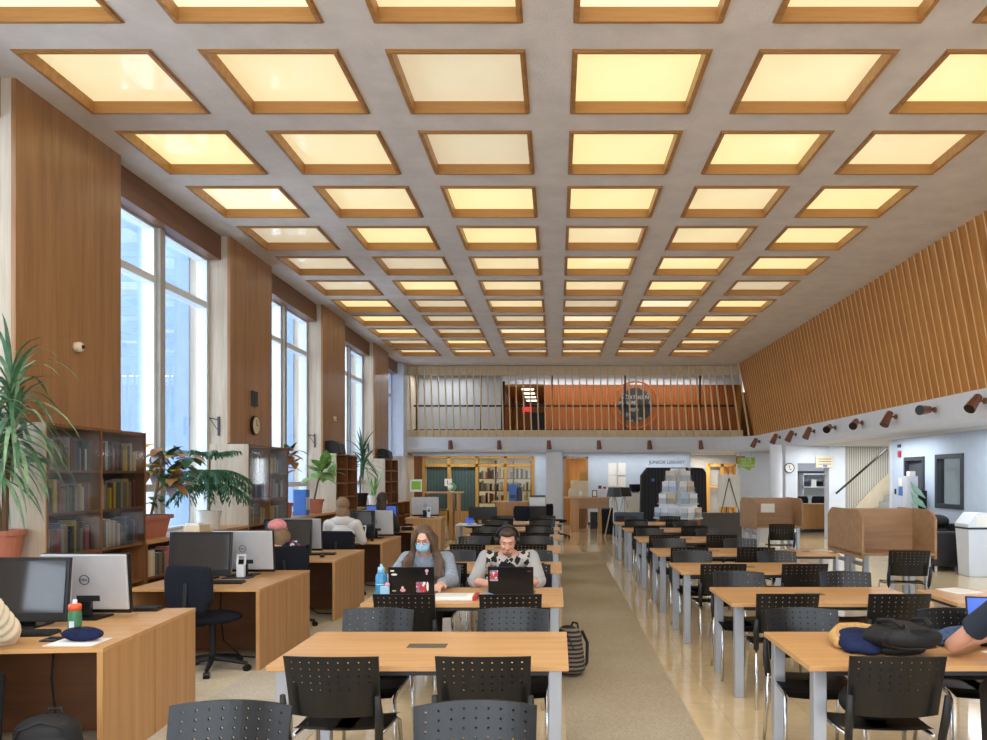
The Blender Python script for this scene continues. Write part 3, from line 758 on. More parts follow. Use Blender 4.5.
spots = [(-3.50,5.2,0,'nearest desktop computer, dark screen towards the camera, beside the green bottle'),(-3.27,5.6,PI,'nearest silver computer back with round logo, behind the green bottle'),
 (-3.42,7.62,0,'desktop computer with dark reflecting screen on the second desk'),(-3.12,8.0,PI,'silver computer back with round logo on the second desk'),
 (-3.36,9.92,0,'desktop computer with dark screen on the third desk'),(-3.32,10.3,PI,'silver computer back at the third desk, mostly behind its dark screen'),
 (-3.16,12.5,0,'desktop computer in front of the grey hoodie person on the fourth desk'),(-2.92,12.85,PI,'silver computer back beside the grey hoodie person on the fourth desk'),
 (-3.3,14.95,0,'desktop computer on the fifth desk beside the dark haired person')]
for x, y, r, lab in spots:
    o = place(AIO, (x,y,DT), r) if a1 else dup(AIO, (x,y,DT), r); a1 = False; tag(o, lab, 'computer', 'desktop computers on the window desks')
    if y > 14.5:
        s = [c for c in KIDS[KIDS[o.name][0].name] if c.name.startswith('screen')][0]; s.data = s.data.copy(); s.data.materials[0] = M['bluescreen']
def make_keyboard():
    t = thing('keyboard', 'x', 'keyboard')
    MB().box(-.21,.21,-.07,.07,0,.018).build('case', 'blackp', t, bevel=.004)
    m = MB()
    for i in range(14):
        for j in range(5): m.box(-.2+i*.029,-.2+i*.029+.024,-.062+j*.026,-.062+j*.026+.021,.018,.024)
    m.build('keys', 'blackp2', t); return t
KB = make_keyboard()
for i, (x, y, lab) in enumerate(((-3.33,4.95,'black keyboard on the nearest desk beside the cream puffer sleeve'),(-3.1,7.35,'black keyboard in front of the reflecting screen on the second desk'),(-3.13,6.0-.14,'black keyboard under the nearest silver computer back'),(-3.0,10.15-.1,'black keyboard on the third desk'))):
    r = .1
    o = place(KB, (x,y,DT), r) if i == 0 else dup(KB, (x,y,DT), r); tag(o, lab, 'keyboard', 'keyboards on the window desks')
def make_mouse():
    t = thing('computer_mouse', 'x', 'mouse')
    MB().ell((0,0,.012),(.032,.055,.02)).build('shell', 'blackp', t, smooth=True); MB().cyl((-.004,.02,.03),(.004,.02,.03),.008).build('scroll_wheel', 'blackp2', t); return t
MS = make_mouse()
for i, (x, y, lab) in enumerate(((-2.86,9.72,'black computer mouse on the third desk near its front edge'),(-2.83,12.2,'black computer mouse on the fourth desk'))):
    o = place(MS, (x,y,DT+.006)) if i == 0 else dup(MS, (x,y,DT+.006)); tag(o, lab, 'mouse', 'computer mice on the window desks')
# phone-like white dock on the second and fourth desks
def make_dock():
    t = thing('barcode_stand', 'x', 'stand')
    MB().box(-.16,.1,-.06,.1,0,.008).build('mat', 'darkframe', t)
    MB().box(-.045,.03,0,.05,.008,.13).build('body', 'white', t, bevel=.006)
    m = MB(); tl = Matrix.Translation((-.01,.02,.13)) @ Matrix.Rotation(-.25, 4, 'X')
    for b in ((-.045,-.03,0,.02,0,.1),(.03,.045,0,.02,0,.1),(-.03,.03,0,.02,.085,.1)): m.box(*b, tl)
    m.build('loop_handle', 'white', t); return t
DC = make_dock()
for i, (x, y, lab) in enumerate(((-3.06,7.72,'white handset stand with loop top on the second desk'),(-3.0,12.35,'white handset stand beside the silver computer on the fourth desk'))):
    o = place(DC, (x,y,DT)) if i == 0 else dup(DC, (x,y,DT)); tag(o, lab, 'stand', 'white stands on the desks')
# things on the nearest desk
t = thing('water_bottle', 'green drinking bottle with an orange cap on the nearest desk', 'bottle', (-2.93,4.85,DT))
x, y = -2.93, 4.85
MB().lathe([(.036,0),(.038,.01),(.038,.15),(.034,.17),(.03,.18)],(x,y,DT)).build('body', 'bottle_g', t, smooth=True)
MB().lathe([(.036,.172),(.037,.2),(.03,.21),(.018,.212)],(x,y,DT)).build('cap', 'orangep', t, smooth=True)
MB().lathe([(.014,.21),(.012,.235)],(x,y,DT)).build('spout', 'white', t); MB().box(x-.012,x+.018,y-.04,y-.037,DT+.07,DT+.11).build('emblem', 'white', t)
t = thing('pencil_case', 'dark blue pencil case lying on papers on the nearest desk', 'pencil case', (-2.82,4.76,DT+.004))
m = MB(); m.ell((-2.83,4.76,DT+.045),(.125,.055,.043),20,10); m.build('pouch', 'navy', t, smooth=True)
MB().tube([(-2.95,4.74,DT+.05),(-2.83,4.73,DT+.092),(-2.71,4.75,DT+.05)],.005).build('zip', 'blackp2', t)
t = thing('paper_sheets', 'loose white sheets under the pencil case on the nearest desk', 'paper', (-2.8,4.72,DT))
MB().box(-2.98,-2.7,4.62,4.85,DT,DT+.003,Matrix.Identity(4)).build('sheet', 'paper', t)
t = thing('mobile_phone', 'dark mobile phone on the nearest desk beside the cream sleeve', 'phone', (-3.02,4.78,DT))
MB().box(-3.08,-2.99,4.74,4.86,DT,DT+.009).build('body', 'blackp', t, bevel=.003); MB().box(-3.075,-2.995,4.745,4.855,DT+.009,DT+.0098).build('screen', 'screen', t)
# office chairs
def make_office_chair():
    t = thing('office_chair', 'x', 'office chair')
    m = MB(); m.ell((0,0,.47),(.25,.24,.055),20,8); m.build('seat', 'fabric', t, smooth=True)
    m = MB()
    m.prism([(-.19,.56),(.19,.56),(.25,.66),(.255,.85),(.22,.95),(-.22,.95),(-.255,.85),(-.25,.66)], -.30, -.24, 'Y'); m.build('backrest', 'fabric', t, bevel=.025)
    MB().tube([(0,-.1,.42),(0,-.27,.44),(0,-.31,.55),(0,-.3,.8)], .02).build('back_support', 'blackp2', t)
    MB().cyl((0,0,.1),(0,0,.42),.028).build('gas_post', 'blackp2', t)
    m = MB()
    for i in range(5):
        a = 2*PI*i/5+.3; m.tube([(0,0,.12),(.15*math.cos(a),.15*math.sin(a),.1),(.31*math.cos(a),.31*math.sin(a),.07)], [.03,.024,.016])
    sb = m.build('star_base', 'blackp2', t)
    for i in range(5):
        a = 2*PI*i/5+.3; c = Vector((.31*math.cos(a), .31*math.sin(a), .03)); n = Vector((-math.sin(a), math.cos(a), 0))
        MB().cyl(c-n*.025, c+n*.025, .03, seg=12).build('caster', 'blackp', sb)
    return t
OC = make_office_chair()
for i, (x, y, r, lab) in enumerate(((-3.02,7.0,-.36,'empty black office chair turned sideways at the second desk'),(-3.45,4.02,.1,'black office chair under the cream puffer person'),(-3.02,8.92,.25,'black office chair with a navy coat, behind the second desk'),(-3.06,11.35,.0,'black office chair under the grey hoodie person'),(-3.1,13.95,0,'black office chair under the dark haired person at the fifth desk'),(-1.05,20.4,2.6,'black office chair with rounded back at the staff desk'),(.05,22.3,-1.9,'black office chair at the right end of the staff desk'),(-2.1,20.0,1.7,'black office chair between the window desks and staff desk'))):
    o = place(OC, (x,y,0), r) if i == 0 else dup(OC, (x,y,0), r); tag(o, lab, 'office chair', 'black office chairs')
# sixth desk with its closed front to the camera
t = thing('service_desk', 'wooden desk with a closed front and a silver computer on it', 'desk', (-2.85,17.6,0))
MB().box(-3.3,-2.5,17.3,18.0,.78,.81).build('desktop', 'oak', t); MB().box(-3.28,-2.52,17.32,17.35,0,.78).build('front_panel', 'oak_y', t); MB().box(-3.28,-3.25,17.35,17.98,0,.78).build('end_panel', 'oak_y', t); MB().box(-2.55,-2.52,17.35,17.98,0,.78).build('end_panel', 'oak_y', t)
o = dup(AIO, (-2.9,17.65,.81), PI, 'silver computer back on the closed wooden desk beyond the masked woman', 'desktop computers on the window desks')
o = dup(DC, (-2.8,17.45,.81), 0, 'white handset stand on the closed wooden desk', 'white stands on the desks')
# ------------------------------------------------------------------ bookcases and window counters
XF, XB = -4.86, -5.155
def bookcase(y0, glassy, lab):
    t = thing('bookcase', lab, 'bookcase', (XF,y0,0), 'bookcases along the window piers')
    L, top, base = PLEN, 2.22, .93; mid = y0+L/2
    MB().box(-5.5,XF-.002,y0-.02,y0,0,top).build('end_panel', 'pale', t)
    m = MB(); th = .03
    m.box(XB,XF,y0,y0+th,0,top); m.box(XB,XF,y0+L-th,y0+L,0,top); m.box(XB,XF,mid-th/2,mid+th/2,0,top); m.box(XB,XF,y0,y0+L,top-th,top)
    m.build('carcass', 'case', t)
    zs = [base, base+.42, base+.84] if glassy else [base, base+.32, base+.64, base+.96]
    m = MB()
    for z in [.08,.5]+zs: m.box(XB,XF-.01,y0+th,y0+L-th,z-.025,z)
    m.build('shelf', 'case', t)
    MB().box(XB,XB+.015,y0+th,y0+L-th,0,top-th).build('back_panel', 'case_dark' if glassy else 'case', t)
    if glassy:
        for a, b in ((y0+th, mid-.015), (mid+.015, y0+L-th)):
            MB().box(XF-.008,XF-.003,a,b,base,top-th).build('glass_door', 'caseglass', t)
    return zs
BKM = {}
def book(x, y, z, w, h, d, ci, lab, grp, lean=0):
    if ci not in BKM:
        m = MB(); m.box(-d,0,0,1,0,1); m.mi = 1; m.box(-d+.01,-.004,.08,.92,1.0,1.004)
        m2 = m.build('book', ['bk%d' % ci,'paper']); BKM[ci] = m2; o = m2
    else:
        o = dup(BKM[ci], (0,0,0))
    o.location = (x,y,z); o.scale = (1,w,h); o.rotation_euler = (lean,0,0)
    tag(o, lab, 'book', grp); return o
def fill(y0, zs, hmax, casename, wave, n0=1, sizes=(.03,.062)):
    mid = y0+PLEN/2
    for si, z in enumerate(zs):
        for bi, (a, b) in enumerate(((y0+.04, mid-.03), (mid+.03, y0+PLEN-.05))):
            y = a+.01; k = 0
            while y < b-.06:
                w = random.uniform(*sizes); h = random.uniform(.22, hmax); ci = random.randrange(16)
                if y+w > b-.01: break
                nm = ['lowest','middle','top'][si] if len(zs) == 3 else ['lower','upper'][si]
                book(XF-.05-random.uniform(0,.02), y, z+.001, w-.002, h, .17, ci, '%s book, %s from the left, %s shelf, %s bay, %s' % (BNAME[ci], ORD[min(k,19)], nm, ['left','right'][bi], casename), 'books in the '+casename)
                y += w; k += 1
                if random.random() < wave: y += .05
zs = bookcase(PIL[2], True, 'nearest bookcase with glass doors full of books, beside the big striped plant')
fill(PIL[2], zs, .33, 'nearest glass bookcase', .04)
zs = bookcase(PIL[3], True, 'second bookcase with glass doors, below the round wall clock')
fill(PIL[3], zs, .33, 'glass bookcase under the clock', .06, sizes=(.045,.09))
bookcase(PIL[4], False, 'empty open cubby bookcase topped by a black speaker, beside the tall thin dracaena')
bookcase(PIL[5], False, 'farthest empty open cubby bookcase, near the gallery')
for j in range(1, 6):
    a, b = PIL[j]+PLEN+.01, (PIL[j+1] if j < 5 else 26.4)-.03
    nm = ['left of the nearest bookcase','under the first tall window','under the second tall window','under the third tall window','under the last tall window'][j-1]
    t = thing('window_counter', 'low wooden shelf counter '+nm, 'counter', (-5.2,a,0), 'window counters')
    MB().box(-5.495,XF+.01,a,b,.9,.94).build('countertop', 'oak', t)
    m = MB(); m.box(-5.2,XF,a,a+.03,0,.9); m.box(-5.2,XF,b-.03,b,0,.9); m.box(-5.2,XF,(a+b)/2-.015,(a+b)/2+.015,0,.9); m.box(-5.2,XF-.01,a,b,.47,.5); m.box(-5.2,XF-.01,a,b,.05,.08)
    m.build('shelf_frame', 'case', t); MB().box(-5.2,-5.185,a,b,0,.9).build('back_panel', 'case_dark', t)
    if j == 2:
        y = a+.05; k = 0
        while y < a+1.4 and k < 20:
            w = random.uniform(.035,.07); ci = random.randrange(16)
            book(XF-.04, y, .501, w-.002, random.uniform(.24,.33), .17, ci, '%s book, %s from the left, shelf of the low counter under the first window' % (BNAME[ci], ORD[k]), 'books in the window counter'); y += w; k += 1
# ------------------------------------------------------------------ wall fittings
t = thing('wall_clock', 'round wall clock with a cream face and black rim on the second timber pier', 'clock', (PXF,13.6,2.5))
yc = PXF*-F/(557-253.5); c = Vector((PXF, yc, CH+(477-425.5)*yc/F))
MB().cyl(c, c+Vector((.05,0,0)), .165, seg=32).build('rim', 'blackp', t); MB().cyl(c+Vector((.05,0,0)), c+Vector((.054,0,0)), .145, seg=32).build('face', 'cream', t)
MB().box(PXF+.055,PXF+.06,yc-.006,yc+.006,c.z,c.z+.1).build('hand', 'blackp', KIDS[t.name][1]); MB().box(PXF+.055,PXF+.06,yc,yc+.07,c.z-.006,c.z+.006).build('hand', 'blackp', KIDS[t.name][1])
t = thing('wall_grille', 'small dark louvred box above the wall clock', 'grille', (PXF,yc,3))
z = CH+(477-399)*yc/F; m = MB(); m.box(PXF,PXF+.04,yc-.12,yc+.1,z-.13,z+.13); m.build('housing', 'darkframe', t); m = MB()
for i in range(6): m.box(PXF+.04,PXF+.05,yc-.1,yc+.08,z-.11+i*.04,z-.095+i*.04)
m.build('louvre', 'blackm', KIDS[t.name][0])
def gadget(px, py, lab, r):
    y = PXF*-F/(557-px); c = Vector((PXF, y, CH+(477-py)*y/F)); t = thing('wall_sensor', lab, 'sensor', c)
    MB().lathe([(r,0),(r,.05),(r*.8,.075),(.01,.08)], c, 20, Matrix.Rotation(PI/2, 4, 'Y')).build('dome', 'cream', t, smooth=True)
    MB().cyl(c+Vector((.075,0,0)), c+Vector((.09,0,0)), r*.4).build('lens', 'blackp', t)
gadget(75.5, 347, 'small cream sensor with a black lens on the nearest timber pier', .055); gadget(333.5, 419, 'small cream sensor on the third timber pier above the speaker', .06)
for j, lab in ((3,'dark metal bracket on the pale side of the second pier, above the feathery plant'), (4,'dark metal bracket on the pale side of the third pier'), (5,'dark metal bracket on the pale side of the fourth pier')):
    y = PIL[j]; t = thing('wall_bracket', lab, 'bracket', (-5.3,y,2.5), 'dark metal brackets')
    MB().box(-5.35,-5.32,y-.02,y,2.35,2.65).build('plate', 'darkframe', t); MB().cyl((-5.335,y-.01,2.6),(-5.46,y-.06,2.63),.008).cyl((-5.335,y-.01,2.42),(-5.46,y-.06,2.63),.006).build('arm', 'darkframe', t)
for (y, w, lab) in ((PIL[4]+.45,.55,'black wedge speaker on top of the open bookcase under the sensor'), (PIL[5]+.7,.6,'black wedge speaker on top of the farthest open bookcase')):
    t = thing('loudspeaker', lab, 'speaker', (-5.0,y,2.22), 'wedge speakers on bookcases')
    MB().prism([(-.2,0),(.2,0),(.16,.22),(.02,.30),(-.16,.28)], y-w/2, y+w/2, 'Y', Matrix.Translation((-5.03,0,2.222))).build('cabinet', 'blackp2', t, bevel=.02)
    MB().prism([(.2,.01),(.204,.01),(.165,.21),(.16,.21)], y-w/2+.04, y+w/2-.04, 'Y', Matrix.Translation((-5.03,0,2.222))).build('grille', 'blackm', t)
o = MB().box(bx(410,26.88),bx(422,26.88),26.86,26.88,1.2,1.62).build('poster', 'paper'); MB().box(bx(410,26.88)+.05,bx(422,26.88)-.03,26.855,26.86,1.28,1.56).build('print', 'green', o); tag(o, 'small white and green poster on the pale wall end by the glass office', 'poster')
# spot lamps on the fascia
def lamp(name_at, c, n, lab, roll):
    t = thing('fascia_spotlight', lab, 'spotlight', c, 'brown spotlights on the white gallery fascia'); n = Vector(n)
    MB().cyl(c, c+n*.03, .05).build('wall_plate', 'copper', t)
    e = c+n*.16; MB().tube([c, c+n*.1, e], .018).build('arm', 'copper', t)
    d = Vector(roll).normalized()
    MB().cyl(e-d*.10, e+d*.20, .062, .088, 16).build('shade', 'copper', t); MB().cyl(e+d*.2, e+d*.203, .08, seg=16).build('lamp_face', 'blackp', t)
for i, px in enumerate((451, 499.5, 549, 598.7, 649, 700)):
    lamp('far', Vector((bx(px,27.05), 27.06, 2.83)), (0,-1,0), 'brown cylinder spotlight on the far gallery fascia, %s from the left' % ORD[i], (.05,-.1,-1))
for i, px in enumerate((771.7,787.7,806,827,854,888,927,977.6)):
    y = 6.54*F/(px+9-557); zz = [2.85]*8
    roll = [(-.5,-.1,-1),(-.5,-.1,-1),(-.5,-.2,-1),(-.6,-.9,-.35),(-.6,-.9,-.5),(-.6,-.3,-1),(-1,-.7,-.1),(-.7,-.4,-.7)][i]
    lamp('right', Vector((6.53, y, 2.86)), (-1,0,0), 'brown cylinder spotlight on the right fascia, %s from the far corner' % ORD[i+1], roll)
lamp('corner', Vector((6.5,25.6,2.84)), (-1,-.3,0), 'brown cylinder spotlight at the curved corner of the fascia', (-.5,-.1,-1))
# ------------------------------------------------------------------ plants
def pot(t, x, y, z, r, h, mt):
    MB().lathe([(r*.78,0),(r*.95,h*.82),(r*1.06,h*.82),(r*1.08,h),(r*.96,h),(r*.9,h*.9)],(x,y,z),24).build('pot', mt, t)
    MB().cyl((x,y,z+h*.86),(x,y,z+h*.9),r*.93,seg=20).build('soil', 'soil', t)
def blade(m, c, az, el, L, w, droop, n=7):
    d = Vector((math.cos(az)*math.cos(el), math.sin(az)*math.cos(el), math.sin(el))); p = Vector(c); pts = [p.copy()]; ws = [w*.35]
    for i in range(n):
        p = p+d*(L/n); d = (d+Vector((0,0,-droop/n))).normalized(); pts.append(p.copy()); s = (i+1)/n; ws.append(w*max(.03, (1-s**2.2))*(.6+.6*min(1, s*3)))
    m.strap(pts, ws)
def dracaena(t, crowns, n, L, w, mt, droop=1.5):
    m = MB()
    for c, sc in crowns:
        for i in range(n):
            k = i/n; el = 1.45-1.75*k+random.uniform(-.15,.15); az = i*2.399+random.uniform(-.2,.2)
            blade(m, Vector(c)+Vector((0,0,-.28*sc*k)), az, el, L*sc*random.uniform(.75,1.1), w, droop*random.uniform(.7,1.3))
    m.build('leaf', mt, t, fix=False)
t = thing('striped_dracaena', 'tall plant with long striped strap leaves at the left edge', 'plant', (-5.12,7.4,.94))
pot(t, -5.14, 7.38, .94, .19, .27, 'terra')
MB().tube([(-5.12,7.4,1.15),(-5.1,7.38,1.6),(-5.0,7.3,2.1),(-4.93,7.28,2.45)], .028).tube([(-5.14,7.4,1.15),(-5.18,7.32,1.7),(-5.1,7.2,2.05)], .025).build('stem', 'stem', t)
CR = [((-4.93,7.2,2.52),1.0),((-5.08,7.1,2.12),1.0),((-4.86,7.15,2.2),.9),((-4.98,7.1,1.9),.8)]
dracaena(t, CR, 26, .82, .021, 'leafb', 2.3); dracaena(t, CR, 20, .85, .019, 'leaf', 2.5)
for o in KIDS[t.name]:
    if o.name.startswith('leaf'):
        for v in o.data.vertices:
            y = v.co.y+7.4; lim = -4.84 if y > 7.55 and v.co.z+.94 < 2.3 else (-5.1 if y > 7.55 else -5.42)
            v.co.x = max(v.co.x, lim+5.12)
t = thing('croton_plant', 'bushy plant with green, yellow and bronze leaves in a terracotta trough', 'plant', (-5.12,10.45,.94))
m = MB(); m.hexa([(-5.28,9.66,.94),(-5.02,9.66,.94),(-5.02,10.24,.94),(-5.28,10.24,.94),(-5.32,9.6,1.2),(-4.98,9.6,1.2),(-4.98,10.3,1.2),(-5.32,10.3,1.2)]); m.box(-5.34,-4.96,9.57,10.33,1.17,1.22); m.build('pot', 'terra', t)
MB().box(-5.3,-5.0,9.62,10.28,1.215,1.225).build('soil', 'soil', t)
MB().tube([(-5.14,10.1,1.2),(-5.1,10.15,1.5),(-5.06,10.25,1.95)], .018).tube([(-5.1,10.15,1.5),(-4.82,10.3,1.9)], .013).build('stem', 'stem', t)
def leaves(t, name, mt, cs, n, L, W, spread, el0=.4):
    m = MB()
    for c in cs:
        for i in range(n):
            az = i*2.399+random.uniform(-.4,.4); el = el0+random.uniform(-.7,.6); blade(m, Vector(c)+Vector((random.uniform(-spread,spread), random.uniform(-spread,spread), random.uniform(-spread,spread))), az, el, L*random.uniform(.7,1.1), W*random.uniform(.7,1.1), 1.0, 5)
    m.build(name, mt, t, fix=False)
cs = [(-5.06,10.3,2.0),(-5.14,10.25,1.78),(-4.82,10.35,1.88),(-4.98,10.3,1.68)]
leaves(t, 'green_leaf', 'leafd', cs, 7, .3, .075, .1); leaves(t, 'yellow_leaf', 'leafy', cs, 4, .28, .08, .13, .1); leaves(t, 'bronze_leaf', 'leafr', cs, 4, .28, .08, .12, -.1); leaves(t, 'purple_leaf', 'leafp', cs, 4, .28, .075, .12, 0)
leaves(t, 'low_leaf', 'leafd', [(-5.1,10.15,1.42)], 9, .2, .05, .06)
t = thing('norfolk_pine', 'feathery tiered green plant in a white pot under the first pier bracket', 'plant', (-5.12,11.75,.94))
pot(t, -5.12, 11.75, .94, .165, .27, 'wpot')
MB().tube([(-5.12,11.75,1.18),(-5.12,11.74,1.6),(-5.11,11.75,2.02)], .014).build('stem', 'stem', t)
m = MB(); tw = MB()
for z, R, nb, dr in ((2.02,.36,8,.2),(1.78,.52,13,1.1),(1.7,.56,13,1.35),(1.58,.56,14,1.5)):
    for i in range(nb):
        az = 2*PI*i/nb+z*3; d = Vector((math.cos(az), math.sin(az), .25)).normalized(); p = Vector((-5.115,11.75,z)); pts = [p.copy()]
        for k in range(9):
            p = p+d*(R/9)*1.15; d = (d+Vector((0,0,-dr/9))).normalized(); pts.append(p.copy())
            if k > 0:
                for q in range(7):
                    sd = d.cross(Vector((0,0,1))).normalized(); f = d*.6+sd*random.choice((-1,1))*random.uniform(.4,1)+Vector((0,0,random.uniform(-.9,.1)))
                    f.normalize(); l = random.uniform(.07,.13)*(1-.3*k/9); m.strap([p, p+f*l*.5, p+f*l+Vector((0,0,-.03))], [.009,.010,.003])
        tw.tube(pts, .005, 5)
m.build('needles', 'pine', t, fix=False); tw.build('branch', 'pine', t)
t = thing('broadleaf_plant', 'light green broad leaved plant in a terracotta pot beside the blue binders', 'plant', (-5.02,16.9,.94))
pot(t, -5.06, 16.6, .94, .2, .3, 'terra'); MB().tube([(-5.06,16.6,1.2),(-5.0,16.7,1.6),(-4.95,16.9,1.9)], .02).build('stem', 'stem', t)
leaves(t, 'leaf', 'leafl', [(-4.95,16.85,1.95),(-4.98,16.7,1.75),(-4.9,17.0,1.8)], 8, .5, .12, .08, .5)
t = thing('croton_plant', 'small bronze leaved plant behind the second glass bookcase', 'plant', (-5.08,14.85,.94))
pot(t, -5.1, 14.85, .94, .18, .28, 'terra'); MB().tube([(-5.1,14.85,1.2),(-5.03,14.9,2.1)], .016).build('stem', 'stem', t)
leaves(t, 'leaf', 'leafr', [(-5.0,14.9,2.15),(-4.98,14.95,1.9)], 9, .33, .07, .08, .3); leaves(t, 'green_leaf', 'leafd', [(-5.0,14.9,2.2)], 6, .32, .06, .08, .5)
t = thing('green_dracaena', 'thin upright dark green plant in a black pot beyond the first open bookcase', 'plant', (-5.0,20.6,.94))
pot(t, -5.06, 20.5, .94, .2, .35, 'blackp'); MB().tube([(-5.06,20.5,1.2),(-5.02,20.5,2.2)], .025).build('stem', 'stem', t)
dracaena(t, [((-5.0,20.5,2.35),1.0),((-4.98,20.5,2.05),.8)], 28, .85, .03, 'leafd', 1.3)
t = thing('snake_plant', 'upright pale green stemmed plant beside the farthest open bookcase', 'plant', (-5.05,22.1,.94))
pot(t, -5.08, 22.1, .94, .15, .25, 'wpot'); m = MB()
for i in range(9): blade(m, (-5.08+random.uniform(-.05,.05),22.1+random.uniform(-.05,.05),1.15), i*.7, 1.3+random.uniform(-.15,.1), random.uniform(.5,.95), .035, .25)
m.build('leaf', 'leafl', t, fix=False)
# binders, folder and tray on the counters
for i in range(3):
    t = thing('ring_binder', 'tall blue ring binder on the counter by the terracotta pot, %s of three' % ['front','middle','rear'][i], 'binder', (-5.05,15.75+.085*i,.94), 'blue ring binders')
    y = 15.72+.085*i
    MB().box(-5.2,-4.95,y,y+.075,.941,1.45).build('cover', 'bluep', t, bevel=.004); MB().box(-4.949,-4.946,y+.015,y+.06,1.05,1.3).build('spine_label', 'paper', t)
t = thing('card_tray', 'low cream tray of cards between the trough plant and the white pot', 'tray', (-5.05,11.2,.94))
MB().box(-5.15,-4.93,11.0,11.35,.941,1.03).build('tray', 'cream', t); MB().box(-5.13,-4.95,11.02,11.2,1.03,1.06).build('card', 'paper', t)
# ------------------------------------------------------------------ people
def hand(m, w, d, nrm, curl=.5, s=1.0):
    d = Vector(d).normalized(); nrm = Vector(nrm); nrm = (nrm-d*nrm.dot(d)).normalized(); lat = d.cross(nrm); w = Vector(w)
    R = Matrix((lat, d, nrm)).transposed()
    m.ell(w+d*.05*s, (.042*s,.055*s,.017*s), 12, 8, R)
    for k, (o, L) in enumerate(((-.031,.066),(-.0105,.078),(.0105,.074),(.031,.058))):
        p = w+d*.085*s+lat*o*s; a = .15; 
        for q in range(3):
            dd = d*math.cos(a)-nrm*math.sin(a); p2 = p+dd*L*s/2.6; m.cap(p, p2, (.0088-.0008*q)*s, (.0082-.0008*q)*s, 8); p = p2; a += curl
    p = w+d*.03*s-lat*.035*s; p2 = p+(d*.7-lat*.7-nrm*.15).normalized()*.04*s; p3 = p2+(d-nrm*.3).normalized()*.032*s
    m.cap(p, p2, .011*s, .01*s, 8); m.cap(p2, p3, .0095*s, .008*s, 8)
def head(m, c, R, s=1.0):
    c = Vector(c)
    def e(p, r): m.ell(c+R@Vector(p)*s, tuple(x*s for x in r), 16, 12, R)
    e((0,-.012,.035),(.075,.095,.088)); e((0,.015,-.02),(.066,.078,.09)); e((0,.045,-.075),(.046,.045,.038)); e((0,.068,-.098),(.024,.02,.02))
    m.cap(c+R@Vector((0,.094,.018))*s, c+R@Vector((0,.114,-.022))*s, .008*s, .0135*s, 8)
    e((-.012,.104,-.026),(.009,.009,.008)); e((.012,.104,-.026),(.009,.009,.008)); e((0,.088,.036),(.05,.014,.012))
    for sx in (-1, 1): e((sx*.074,-.008,-.005),(.01,.018,.03)); e((sx*.036,.07,-.028),(.02,.02,.02))
    e((0,.097,-.058),(.022,.009,.0065)); e((0,.096,-.068),(.019,.009,.0065))
def face_bits(par, c, R, s=1.0, mouth=True, brow='hair_b'):
    c = Vector(c)
    for sx in (-1, 1):
        MB().ell(c+R@Vector((sx*.031,.081,.010))*s, (.0115*s,.008*s,.0045*s), 10, 8, R).build('eye', 'eyew', par, True)
        MB().ell(c+R@Vector((sx*.031,.0875,.009))*s, (.005*s,.003*s,.004*s), 8, 6, R).build('iris', 'eyed', par, True)
        MB().tube([c+R@Vector((sx*.014,.1,.034))*s, c+R@Vector((sx*.032,.099,.039))*s, c+R@Vector((sx*.052,.086,.033))*s], .0032*s, 6).build('eyebrow', brow, par, True)
    if mouth: MB().ell(c+R@Vector((0,.103,-.063))*s, (.021*s,.005*s,.006*s), 10, 6, R).build('lips', 'lip', par, True)
